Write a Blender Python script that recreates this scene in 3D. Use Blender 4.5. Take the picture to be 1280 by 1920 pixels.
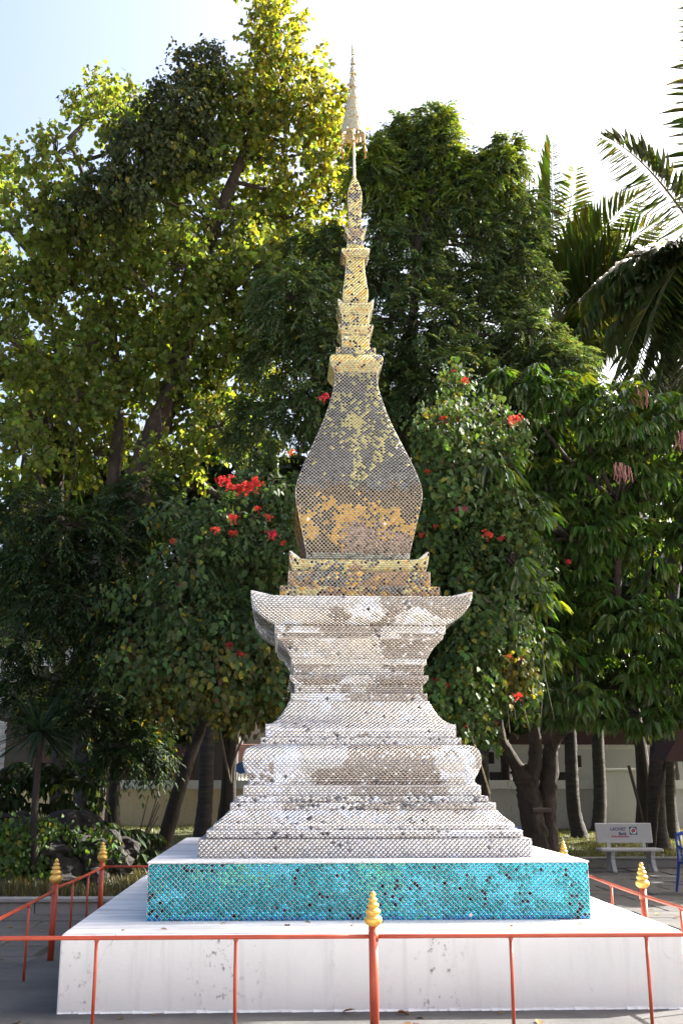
import bpy, math, random
import numpy as np
from mathutils import Vector

for o in list(bpy.data.objects):
    bpy.data.objects.remove(o)
scene = bpy.context.scene
COL = scene.collection
R = math.radians
rng = np.random.default_rng(7)
rnd = random.Random(7)

# ------------------------------------------------------------------ camera
cam_d = bpy.data.cameras.new('camera')
cam_d.sensor_fit = 'VERTICAL'
cam_d.sensor_height = 36.0
cam_d.lens = 36.19
cam_d.shift_x = 0.0198
cam_d.clip_end = 1000.0
cam = bpy.data.objects.new('camera', cam_d)
COL.objects.link(cam)
cam.location = (0, 0, 1.6)
cam.rotation_euler = (R(90) + math.atan(500 / 1930), 0, R(-2.2))
scene.camera = cam

# ------------------------------------------------------------------ sky and sun
SUN = Vector((1.35, 0.57, 1.0)).normalized()
EL = math.asin(SUN.z)
AZ = math.atan2(SUN.x, SUN.y)
world = bpy.data.worlds.new('World')
scene.world = world
world.use_nodes = True
wn = world.node_tree.nodes
wl = world.node_tree.links
sky = wn.new('ShaderNodeTexSky')
sky.sky_type = 'NISHITA'
sky.sun_disc = False
sky.sun_elevation = EL
sky.sun_rotation = AZ
sky.air_density = 1.0
sky.dust_density = 10.0
sky.ozone_density = 2.5
bg = wn['Background']
bg.inputs['Strength'].default_value = 0.10
wl.new(sky.outputs[0], bg.inputs['Color'])
sun_d = bpy.data.lights.new('sun', 'SUN')
sun_d.energy = 5.0
sun_d.angle = R(0.5)
sun_d.color = (1.0, 0.95, 0.88)
sun = bpy.data.objects.new('sun', sun_d)
COL.objects.link(sun)
sun.rotation_euler = SUN.to_track_quat('Z', 'Y').to_euler()
sun.location = (20, 8, 30)
scene.view_settings.view_transform = 'Standard'
scene.view_settings.look = 'None'
scene.view_settings.gamma = 1.0
scene.view_settings.exposure = 2.35
scene.view_settings.use_curve_mapping = False

# ------------------------------------------------------------------ helpers
ORG = {}          # world origin of each object that serves as a parent


def tag(o, label=None, cat=None, group=None, kind=None):
    if label: o['label'] = label
    if cat: o['category'] = cat
    if group: o['group'] = group
    if kind: o['kind'] = kind
    return o


def thing(name, label, cat, loc, group=None):
    o = bpy.data.objects.new(name, None)
    o.empty_display_size = 0.2
    COL.objects.link(o)
    o.location = loc
    ORG[o] = Vector(loc)
    return tag(o, label, cat, group)


def build(name, V, Fs, mat, parent=None, col=None, smooth=False, loc=None):
    """one mesh object; V in world metres; Fs a list of index arrays (n,3)/(n,4) or of tuples"""
    V = np.asarray(V, dtype=np.float64).reshape(-1, 3)
    if parent is not None:
        org = ORG[parent]
    else:
        org = Vector(loc) if loc is not None else Vector((0, 0, 0))
    me = bpy.data.meshes.new(name)
    W = V - np.array(org)
    if isinstance(Fs, np.ndarray):
        Fs = [Fs]
    if len(Fs) and isinstance(Fs[0], np.ndarray) and Fs[0].ndim == 2:
        nv = len(W)
        loops = np.concatenate([f.reshape(-1) for f in Fs]).astype(np.int32)
        tot = np.concatenate([np.full(len(f), f.shape[1]) for f in Fs]).astype(np.int32)
        st = np.concatenate([[0], np.cumsum(tot)[:-1]]).astype(np.int32)
        me.vertices.add(nv)
        me.vertices.foreach_set('co', W.astype(np.float32).reshape(-1))
        me.loops.add(len(loops))
        me.loops.foreach_set('vertex_index', loops)
        me.polygons.add(len(tot))
        me.polygons.foreach_set('loop_start', st)
        me.update(calc_edges=True)
        me.validate()
    else:
        me.from_pydata([tuple(v) for v in W], [], [tuple(int(i) for i in f) for f in Fs])
    if col is not None:
        a = me.attributes.new('col', 'FLOAT_COLOR', 'POINT')
        c = np.asarray(col, dtype=np.float32)
        if c.shape[1] == 3:
            c = np.concatenate([c, np.ones((len(c), 1), np.float32)], 1)
        a.data.foreach_set('color', c.reshape(-1))
    if smooth:
        me.polygons.foreach_set('use_smooth', [True] * len(me.polygons))
    me.materials.append(mat)
    me.update()
    o = bpy.data.objects.new(name, me)
    COL.objects.link(o)
    if parent is not None:
        o.parent = parent
    else:
        o.location = org
    ORG[o] = org
    return o


class MB:
    """collects shapes into one vertex/face list"""
    def __init__(self):
        self.v = []
        self.f = []

    def add(self, v, f):
        n = len(self.v)
        self.v += [tuple(p) for p in v]
        self.f += [tuple(i + n for i in q) for q in f]
        return self

    def box(self, x0, x1, y0, y1, z0, z1, bev=0.0):
        if bev <= 0:
            v = [(x, y, z) for z in (z0, z1) for y in (y0, y1) for x in (x0, x1)]
            f = [(0, 2, 3, 1), (4, 5, 7, 6), (0, 1, 5, 4), (2, 6, 7, 3), (0, 4, 6, 2), (1, 3, 7, 5)]
            return self.add(v, f)
        b = bev
        rings = []
        for z, i in ((z0, b), (z0 + b, 0), (z1 - b, 0), (z1, b)):
            rings.append([(x0 + i + (b - i), y0 + i, z), (x1 - i - (b - i), y0 + i, z), (x1 - i, y0 + i + (b - i), z), (x1 - i, y1 - i - (b - i), z),
                          (x1 - i - (b - i), y1 - i, z), (x0 + i + (b - i), y1 - i, z), (x0 + i, y1 - i - (b - i), z), (x0 + i, y0 + i + (b - i), z)])
        v = [p for r_ in rings for p in r_]
        f = []
        for k in range(3):
            for j in range(8):
                a, c = k * 8 + j, k * 8 + (j + 1) % 8
                f.append((a, c, c + 8, a + 8))
        f.append(tuple(range(7, -1, -1)))
        f.append(tuple(range(24, 32)))
        return self.add(v, f)

    def tube(self, pts, rad, seg=8, wob=0.0, cap=True):
        pts = [Vector(p) for p in pts]
        n = len(pts)
        if not hasattr(rad, '__len__'):
            rad = [rad] * n
        v, f = [], []
        ref = Vector((0.13, 0.97, 0.2)).normalized()
        for i, p in enumerate(pts):
            d = (pts[min(i + 1, n - 1)] - pts[max(i - 1, 0)]).normalized()
            u = d.cross(ref)
            if u.length < 1e-3: u = d.cross(Vector((1, 0, 0)))
            u.normalize()
            w = u.cross(d)
            for k in range(seg):
                a = 2 * math.pi * k / seg
                rr = rad[i] * (1 + (rnd.uniform(-wob, wob) if wob else 0))
                v.append(p + (u * math.cos(a) + w * math.sin(a)) * rr)
        for i in range(n - 1):
            for k in range(seg):
                a, b = i * seg + k, i * seg + (k + 1) % seg
                f.append((a, a + seg, b + seg, b))
        if cap:
            f.append(tuple(range(seg)))
            f.append(tuple(range(n * seg - 1, (n - 1) * seg - 1, -1)))
        return self.add(v, f)

    def lathe(self, c, prof, seg=16):
        v, f = [], []
        for z, r in prof:
            for k in range(seg):
                a = 2 * math.pi * k / seg
                v.append((c[0] + r * math.cos(a), c[1] + r * math.sin(a), c[2] + z))
        n = len(prof)
        for i in range(n - 1):
            for k in range(seg):
                a, b = i * seg + k, i * seg + (k + 1) % seg
                f.append((a, b, b + seg, a + seg))
        f.append(tuple(range(seg - 1, -1, -1)))
        f.append(tuple(range((n - 1) * seg, n * seg)))
        return self.add(v, f)

    def prism(self, poly, y0, y1):
        """poly in (x, z), counter-clockwise seen from -y"""
        n = len(poly)
        v = [(x, y0, z) for x, z in poly] + [(x, y1, z) for x, z in poly]
        f = [tuple(range(n)), tuple(range(2 * n - 1, n - 1, -1))]
        for i in range(n):
            j = (i + 1) % n
            f.append((j, i, i + n, j + n))
        return self.add(v, f)

    def done(self, name, mat, parent=None, smooth=False, loc=None):
        return build(name, self.v, self.f, mat, parent, None, smooth, loc)


def spline(pts, n=6):
    """Catmull-Rom resample"""
    P = [np.array(p, float) for p in pts]
    P = [2 * P[0] - P[1]] + P + [2 * P[-1] - P[-2]]
    out = []
    for i in range(1, len(P) - 2):
        for k in range(n):
            t = k / n
            out.append(0.5 * (2 * P[i] + (P[i + 1] - P[i - 1]) * t + (2 * P[i - 1] - 5 * P[i] + 4 * P[i + 1] - P[i + 2]) * t * t
                              + (-P[i - 1] + 3 * P[i] - 3 * P[i + 1] + P[i + 2]) * t ** 3))
    out.append(P[-2])
    return [tuple(p) for p in out]


def hash2(i, j, seed):
    i = np.asarray(i).astype(np.int64); j = np.asarray(j).astype(np.int64)
    h = (i * 374761393 + j * 668265263 + seed * 974634777) & 0x7fffffff
    h = ((h ^ (h >> 13)) * 1274126177) & 0x7fffffff
    h = h ^ (h >> 16)
    return (h & 0xffff) / 65535.0


def vnoise(x, y, seed=0):
    x = np.asarray(x, float); y = np.asarray(y, float)
    i = np.floor(x); j = np.floor(y)
    u = x - i; w = y - j
    u = u * u * (3 - 2 * u); w = w * w * (3 - 2 * w)
    a = hash2(i, j, seed); b = hash2(i + 1, j, seed); c = hash2(i, j + 1, seed); d = hash2(i + 1, j + 1, seed)
    return (a * (1 - u) + b * u) * (1 - w) + (c * (1 - u) + d * u) * w


def fbm(x, y, seed=0):
    return (vnoise(x, y, seed) * .55 + vnoise(x * 2.1, y * 2.1, seed + 1) * .3 + vnoise(x * 4.3, y * 4.3, seed + 2) * .15)


# ------------------------------------------------------------------ materials
def new_mat(name):
    m = bpy.data.materials.new(name)
    m.use_nodes = True
    nt = m.node_tree
    return m, nt.nodes, nt.links, nt.nodes['Principled BSDF']


def nz(nodes, links, scale, detail=4, rough=.6, vec=None, dist=0.0):
    n = nodes.new('ShaderNodeTexNoise')
    n.inputs['Scale'].default_value = scale
    n.inputs['Detail'].default_value = detail
    n.inputs['Roughness'].default_value = rough
    n.inputs['Distortion'].default_value = dist
    if vec is not None: links.new(vec, n.inputs['Vector'])
    return n.outputs['Fac']


def ramp(nodes, links, fac, stops):
    r = nodes.new('ShaderNodeValToRGB')
    e = r.color_ramp.elements
    while len(e) > 1: e.remove(e[-1])
    e[0].position = stops[0][0]
    e[0].color = (*stops[0][1], 1) if len(stops[0][1]) == 3 else stops[0][1]
    for p, c in stops[1:]:
        k = e.new(p)
        k.color = (*c, 1) if len(c) == 3 else c
    links.new(fac, r.inputs['Fac'])
    return r.outputs['Color']


def mixc(nodes, links, fac, a, b, mode='MIX'):
    m = nodes.new('ShaderNodeMix')
    m.data_type = 'RGBA'
    m.blend_type = mode
    for s, x in ((0, fac), (6, a), (7, b)):
        if hasattr(x, 'default_value') or hasattr(x, 'links'):
            links.new(x, m.inputs[s])
        elif s == 0:
            m.inputs[0].default_value = x
        else:
            m.inputs[s].default_value = (*x, 1)
    return m.outputs[2]


def coords(nodes, links, scale=(1, 1, 1), kind='Object'):
    t = nodes.new('ShaderNodeTexCoord')
    mp = nodes.new('ShaderNodeMapping')
    mp.inputs['Scale'].default_value = scale
    links.new(t.outputs[kind], mp.inputs['Vector'])
    return mp.outputs['Vector']


def bump(nodes, links, bsdf, h, strength=.3, dist=.01):
    b = nodes.new('ShaderNodeBump')
    b.inputs['Strength'].default_value = strength
    b.inputs['Distance'].default_value = dist
    links.new(h, b.inputs['Height'])
    links.new(b.outputs['Normal'], bsdf.inputs['Normal'])


def basic(name, c1, c2, scale=6, rough=.7, bs=.3, bd=.01, bscale=None, metal=0.0, vscale=(1, 1, 1), detail=6):
    m, N, L, B = new_mat(name)
    v = coords(N, L, vscale)
    f = nz(N, L, scale, detail, .65, v)
    L.new(ramp(N, L, f, [(.3, c1), (.7, c2)]), B.inputs['Base Color'])
    B.inputs['Roughness'].default_value = rough
    B.inputs['Metallic'].default_value = metal
    if bs: bump(N, L, B, nz(N, L, bscale or scale * 5, 6, .7, v), bs, bd)
    return m


def leaf_mat(name, trans=.4, rough=.42, warm=(1.5, 1.25, .45), spec=.45):
    m, N, L, B = new_mat(name)
    a = N.new('ShaderNodeAttribute'); a.attribute_name = 'col'
    L.new(a.outputs['Color'], B.inputs['Base Color'])
    B.inputs['Roughness'].default_value = rough
    B.inputs['Specular IOR Level'].default_value = spec
    t = N.new('ShaderNodeBsdfTranslucent')
    L.new(mixc(N, L, 1.0, a.outputs['Color'], warm, 'MULTIPLY'), t.inputs['Color'])
    mx = N.new('ShaderNodeMixShader')
    mx.inputs[0].default_value = trans
    L.new(B.outputs[0], mx.inputs[1]); L.new(t.outputs[0], mx.inputs[2])
    L.new(mx.outputs[0], N['Material Output'].inputs['Surface'])
    return m


def tile_mat(name, metal=1.0):
    m, N, L, B = new_mat(name)
    a = N.new('ShaderNodeAttribute'); a.attribute_name = 'col'
    v = coords(N, L)
    d = nz(N, L, 60, 4, .7, v)
    c = mixc(N, L, ramp(N, L, d, [(.35, (0, 0, 0)), (.75, (.6, .6, .6))]), a.outputs['Color'], mixc(N, L, 1.0, a.outputs['Color'], (.45, .42, .38), 'MULTIPLY'))
    L.new(c, B.inputs['Base Color'])
    B.inputs['Metallic'].default_value = metal
    L.new(a.outputs['Alpha'], B.inputs['Roughness'])
    return m


def plaster(name, base, stain, streak=True, seed=0.0, amount=.5):
    m, N, L, B = new_mat(name)
    v = coords(N, L)
    vs = coords(N, L, (7, 7, .55))
    soft = ramp(N, L, nz(N, L, 1.6, 5, .6, v), [(.3, tuple(c * .93 for c in base)), (.65, base)])
    st = ramp(N, L, nz(N, L, 1.3, 6, .7, vs), [(.52, (0, 0, 0)), (.8, (amount, amount, amount))])
    c = mixc(N, L, st, soft, tuple(.55 * a + .45 * b for a, b in zip(base, stain)))
    # flaked specks, gathered in vertical trails
    tr = ramp(N, L, nz(N, L, 1.1, 2, .5, coords(N, L, (1.7, 1.7, .12))), [(.47, (0, 0, 0)), (.60, (1, 1, 1))])
    sp = ramp(N, L, nz(N, L, 17, 6, .75, coords(N, L, (1, 1, .7))), [(.57, (0, 0, 0)), (.63, (1, 1, 1))])
    c = mixc(N, L, mixc(N, L, 1.0, tr, sp, 'MULTIPLY'), c, stain)
    vo = N.new('ShaderNodeTexVoronoi'); vo.feature = 'DISTANCE_TO_EDGE'; vo.inputs['Scale'].default_value = .8
    wv = N.new('ShaderNodeMix'); wv.data_type = 'VECTOR'; wv.inputs[0].default_value = .22
    nc = N.new('ShaderNodeTexNoise'); nc.inputs['Scale'].default_value = 3; nc.inputs['Detail'].default_value = 6
    L.new(v, nc.inputs['Vector']); L.new(v, wv.inputs[4]); L.new(nc.outputs['Color'], wv.inputs[5]); L.new(wv.outputs[1], vo.inputs['Vector'])
    ck = ramp(N, L, vo.outputs['Distance'], [(0, (.75, .75, .75)), (.004, (0, 0, 0))])
    ck = mixc(N, L, 1.0, ck, ramp(N, L, nz(N, L, 1.9, 3, .5, v), [(.5, (0, 0, 0)), (.62, (1, 1, 1))]), 'MULTIPLY')
    c = mixc(N, L, ck, c, stain)
    L.new(c, B.inputs['Base Color'])
    B.inputs['Roughness'].default_value = .75
    bump(N, L, B, nz(N, L, 28, 6, .7, v), .25, .006)
    return m


M = {}
M['white'] = plaster('white_paint', (.775, .80, .79), (.27, .27, .26), amount=.75)
M['white_top'] = basic('white_top', (.36, .37, .38), (.80, .80, .80), 1.5, .8, .3, .006, 30, vscale=(.7, 5, 1), detail=8)
M['apron'] = basic('apron', (.03, .03, .03), (.085, .082, .078), 1.6, .85, .4, .01, 40)
M['slab'] = basic('slab', (.035, .034, .033), (.085, .082, .078), 2.5, .8, .6, .012, 18)
M['earth'] = basic('earth', (.018, .016, .013), (.04, .034, .026), 3, .9, .5, .02, 22)
M['court'] = basic('court', (.42, .42, .41), (.54, .54, .53), .7, .85, .3, .01, 14)
M['lawn'] = basic('lawn', (.035, .05, .015), (.08, .085, .03), 2.2, .95, .8, .04, 30)
M['kerb'] = plaster('kerb', (.24, .235, .22), (.09, .085, .075), amount=.8)
m, N, L, B = new_mat('red_paint')
c = ramp(N, L, nz(N, L, 7, 5, .6, coords(N, L)), [(.3, (.28, .040, .017)), (.7, (.38, .060, .023))])
c = mixc(N, L, ramp(N, L, nz(N, L, 38, 6, .75, coords(N, L, (1, 1, .6))), [(.64, (0, 0, 0)), (.68, (1, 1, 1))]), c, (.10, .045, .025))
L.new(c, B.inputs['Base Color']); B.inputs['Roughness'].default_value = .45
bump(N, L, B, nz(N, L, 70, 4, .6, coords(N, L)), .2, .003)
M['red'] = m
M['gold'] = basic('gold_paint', (.50, .29, .05), (.72, .46, .11), 14, .34, .25, .003, 50, metal=.35)
M['grout_pale'] = basic('grout_pale', (.52, .505, .42), (.66, .64, .55), 12, .8, .3, .004, 60)
M['grout_white'] = basic('grout_white', (.68, .69, .69), (.80, .80, .80), 12, .8, .3, .004, 60)
M['grout_grey'] = basic('grout_grey', (.48, .465, .44), (.60, .585, .56), 9, .8, .3, .004, 60)
M['grout_dark'] = basic('grout_dark', (.16, .155, .15), (.30, .29, .28), 9, .8, .3, .004, 60)
M['tile'] = tile_mat('mirror_tile')
M['tile_blue'] = tile_mat('mirror_tile_blue', 1.0)
M['bark'] = basic('bark', (.012, .009, .007), (.045, .034, .025), 5, .9, .9, .04, 16, vscale=(1, 1, .35))
M['bark_pale'] = basic('bark_pale', (.020, .015, .011), (.085, .062, .044), 5, .9, 1.0, .09, 11, vscale=(1, 1, .5))
M['palm_bark'] = basic('palm_bark', (.018, .015, .012), (.06, .05, .04), 4, .9, .9, .03, 9, vscale=(.5, .5, 3.5))
M['twig'] = basic('twig', (.05, .04, .028), (.12, .10, .07), 8, .85, .3)
M['leaf'] = leaf_mat('leaf')
M['leaf_matt'] = leaf_mat('leaf_matt', .38, .6, (1.5, 1.25, .45), .25)
M['leaf_bodhi'] = leaf_mat('leaf_bodhi', .62, .45, (1.55, 1.4, .45), .35)
M['leaf_gloss'] = leaf_mat('leaf_gloss', .3, .32, (1.5, 1.35, .35), .55)
M['palm'] = leaf_mat('palm_leaf', .38, .35, (1.6, 1.35, .35))
M['palm_light'] = leaf_mat('palm_light', .5, .4, (1.45, 1.35, .5))
M['petal'] = leaf_mat('petal', .35, .5, (1.2, .8, .8), .2)
M['wall_tan_lit'] = plaster('wall_tan_lit', (.66, .52, .32), (.16, .12, .08), amount=.7)
M['wall_pale'] = plaster('wall_pale', (.50, .49, .47), (.2, .19, .18), amount=.6)
M['coping'] = plaster('coping', (.64, .63, .61), (.22, .21, .2), amount=.7)
M['house_white'] = plaster('house_white', (.52, .52, .52), (.25, .24, .23), amount=.4)
M['dark_wood'] = basic('dark_wood', (.018, .014, .012), (.04, .03, .025), 4, .7, .4, .01, 20, vscale=(1, 1, .2))
M['maroon'] = basic('maroon', (.035, .014, .012), (.065, .024, .018), 5, .7, .3)
M['pink'] = basic('pink', (.42, .20, .15), (.5, .26, .2), 5, .7, .2)
M['tin'] = basic('tin', (.42, .42, .30), (.6, .58, .42), 5, .5, .2)
M['dish_blue'] = basic('dish_blue', (.02, .07, .22), (.04, .12, .32), 5, .4, .1)
M['stone'] = basic('stone', (.010, .009, .008), (.034, .030, .026), 3.5, .9, .9, .03, 14)
M['terrazzo'] = basic('terrazzo', (.34, .34, .34), (.48, .475, .47), 60, .45, .1, .002, 90)
M['ink_navy'] = basic('ink_navy', (.006, .018, .10), (.008, .022, .12), 20, .5, 0)
M['ink_red'] = basic('ink_red', (.30, .008, .02), (.34, .012, .03), 20, .5, 0)
M['ink_teal'] = basic('ink_teal', (.005, .06, .09), (.008, .075, .10), 20, .5, 0)
M['ink_white'] = basic('ink_white', (.6, .6, .6), (.66, .66, .66), 20, .5, 0)
M['plastic_blue'] = basic('plastic_blue', (.01, .04, .22), (.014, .05, .26), 10, .35, .05)
M['sack'] = basic('sack', (.05, .13, .4), (.35, .42, .6), 4, .6, .4, .02, 8)
M['plank'] = basic('plank', (.06, .045, .035), (.12, .09, .07), 6, .8, .5, .01, 20, vscale=(.3, 1, 1))
M['cane'] = basic('cane', (.22, .17, .09), (.34, .28, .17), 10, .7, .2)
M['dry'] = basic('dry_leaf', (.16, .08, .035), (.28, .15, .07), 30, .8, .3)
M['spire_white'] = basic('spire_metal', (.36, .31, .17), (.58, .52, .36), 30, .35, .2, .002, 80, metal=.5)
M['rust'] = basic('rust', (.25, .09, .02), (.55, .3, .08), 30, .55, .2, .002, 60, metal=.3)
M['hall_wall'] = plaster('hall_wall', (.66, .61, .53), (.3, .25, .19), amount=.4)
M['hall_gold'] = basic('hall_gold', (.45, .22, .04), (.6, .33, .07), 4, .5, .2)
M['hall_roof'] = basic('hall_roof', (.16, .06, .035), (.26, .10, .05), 3, .8, .4)

# ------------------------------------------------------------------ ground, apron, paving
def sheet(name, x0, x1, y0, y1, z, mat, n=1):
    xs = np.linspace(x0, x1, n + 1); ys = np.linspace(y0, y1, n + 1)
    V = [(x, y, z) for y in ys for x in xs]
    Fq = [(j * (n + 1) + i, j * (n + 1) + i + 1, (j + 1) * (n + 1) + i + 1, (j + 1) * (n + 1) + i) for j in range(n) for i in range(n)]
    return tag(build(name, V, Fq, mat), kind='structure')


sheet('ground', -300, 300, -300, 400, -0.03, M['earth'])
tag(sheet('courtyard', -30, 30, -40, 6.4, -0.008, M['court']), 'pale concrete temple courtyard in front of the railing')
pv = sheet('pavement', -14, 16, 6.4, 20.6, -0.014, M['earth'])
# stone slabs, laid square to the plinth
SL_W, SL_D = 0.95, 0.62
slab_mesh = []
for k in range(4):
    mb = MB()
    w, d = SL_W * .5 - .014, SL_D * .5 - .013
    j = [rnd.uniform(-.006, .006) for _ in range(8)]
    mb.box(-w + j[0], w + j[1], -d + j[2], d + j[3], -.06, .0, .008)
    o = mb.done('paving_slab', M['slab'], None)
    slab_mesh.append(o.data)
    bpy.data.objects.remove(o)
ns = 0
for iy in range(40):
    yy = 7.0 + iy * SL_D
    for ix in range(-14, 14):
        xx = ix * SL_W + (SL_W * .5 if iy % 2 else 0) + .1
        left = -6.4 < xx < -2.2 and 7.6 < yy < 13.5
        right = 3.45 < xx < 3.6 + (yy - 7.0) * .42 and 9.0 < yy < 19.6
        back = -2.2 <= xx <= 3.45 and 13.2 < yy < 13.5
        if not (left or right or back): continue
        if ns >= 300: continue
        o = bpy.data.objects.new('paving_slab', slab_mesh[rnd.randrange(4)])
        COL.objects.link(o)
        o.parent = pv
        o.location = (xx, yy, rnd.uniform(-.004, .004))
        o.rotation_euler = (rnd.uniform(-.006, .006), rnd.uniform(-.006, .006), rnd.uniform(-.006, .006) + (math.pi if rnd.random() < .5 else 0))
        ns += 1
# concrete apron under the railing, with an uneven edge
mb = MB()
edge = [(-2.32, 6.4), (3.6, 6.4), (3.52, 9.0), (3.46, 11), (3.5, 12.98), (1, 13.02), (-2.2, 13.0), (-2.24, 11.6), (-2.18, 10.4), (-2.42, 9.4), (-2.62, 8.4), (-2.5, 7.2)]
n = len(edge)
mb.add([(x, y, .008) for x, y in edge] + [(x, y, -.05) for x, y in edge], [tuple(range(n))] + [(i, i + n, (i + 1) % n + n, (i + 1) % n) for i in range(n)])
tag(mb.done('apron', M['apron']), 'grey concrete apron round the foot of the plinth', kind='structure')

# lawn behind the kerbs
def lawn_z(x, y):
    y0 = 13.75 if x < 0.9 else 20.3
    return .15 + .27 * min(1, max(0, (y - y0) / 12.0)) + .02 * math.sin(x * 2.1 + y) * math.cos(y * 1.3)


def lawn(x0, x1, y0, y1, nx, ny):
    V = []; Fq = []
    for j in range(ny + 1):
        for i in range(nx + 1):
            x = x0 + (x1 - x0) * i / nx; y = y0 + (y1 - y0) * j / ny
            V.append((x, y, lawn_z(x, y)))
    for j in range(ny):
        for i in range(nx):
            a = j * (nx + 1) + i
            Fq.append((a, a + 1, a + nx + 2, a + nx + 1))
    return V, Fq


mb = MB(); mb.add(*lawn(-16, .9, 13.78, 34, 40, 40)); mb.add(*lawn(.9, 20, 20.28, 34, 40, 30))
tag(mb.done('lawn', M['lawn'], smooth=True), 'shaded lawn under the trees', kind='structure')
mb = MB()
x = -12.0
kerb = tag(build('kerb', [(-12, 13.64, -.05), (.9, 13.64, -.05), (.9, 13.64, -.04)], [(0, 1, 2)], M['kerb']), 'weathered concrete kerb along the lawn', kind='structure')
while x < .8:
    w = min(1.5, .86 - x)
    MB().box(x + .004, x + w - .004, 13.6, 13.78, -.06, .125, .01).done('kerb_stone', M['kerb'], kerb)
    MB().box(x + .004, x + w - .004, 13.565, 13.8, .125, .175, .008).done('kerb_cap', M['kerb'], kerb)
    x += 1.5
x = .9
while x < 12:
    MB().box(x + .004, x + 1.496, 20.1, 20.28, -.06, .13, .01).done('kerb_stone', M['kerb'], kerb)
    MB().box(x + .004, x + 1.496, 20.07, 20.3, .13, .17, .008).done('kerb_cap', M['kerb'], kerb)
    x += 1.5
MB().box(.82, 1.0, 13.82, 20.06, -.06, .14, .01).done('kerb_stone', M['kerb'], kerb)

# ------------------------------------------------------------------ the stupa
XC, YC = 0.715, 10.32


def cx(z):
    return XC + .0085 * max(0, min(z - 1, 6.5))


st = thing('mirror_stupa', 'tall mirror-tiled stupa with golden bulb and spire on a white plinth', 'stupa', (XC, YC, 0))
# plinth
mb = MB()
mb.box(-1.548, 2.935, 7.915, 12.6, -.02, .523, .012)
plinth = mb.done('plinth', M['white'], st)
mb = MB()
mb.box(-1.535, 2.922, 7.928, 12.587, .5235, .5275)
mb.done('plinth_top', M['white_top'], plinth)
# ragged render line at the foot of the plinth
mb = MB()
for i in range(60):
    a = -1.54 + i * 4.47 / 60
    w = rnd.uniform(.006, .02)
    h = rnd.uniform(.006, .018)
    mb.add([(a, 7.912, .007), (a + .0745, 7.912, .007), (a + .0745, 7.912 - w * .4, .008), (a, 7.912 - w, .008), (a, 7.913, h + .01), (a + .0745, 7.913, h + .01)],
           [(0, 3, 2, 1), (4, 5, 2, 3)])
mb.done('foot_fillet', M['white'], plinth)

TD = .0395     # tile diagonal


def grid_body(name, prof, mat, parent, nS=14):
    V, Fq = [], []
    rows = list(prof)
    z, w, l, p = rows[-1]
    rows.append((z, w * .55, 0, p))
    for (z, w, l, p) in rows:
        for k in range(4):
            for i in range(nS):
                s = -1 + 2 * i / nS
                lz = z + l * abs(s) ** p
                x, y = s * w, -w
                for _ in range(k): x, y = -y, x
                V.append((cx(z) + x, YC + y, lz))
    m = 4 * nS
    for r_ in range(len(rows) - 1):
        for i in range(m):
            a, b = r_ * m + i, r_ * m + (i + 1) % m
            Fq.append((a, b, b + m, a + m))
    Fq.append(tuple(range(len(V) - m, len(V))))
    Fq.append(tuple(range(m - 1, -1, -1)))
    return build(name, V, Fq, mat, parent)


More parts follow.
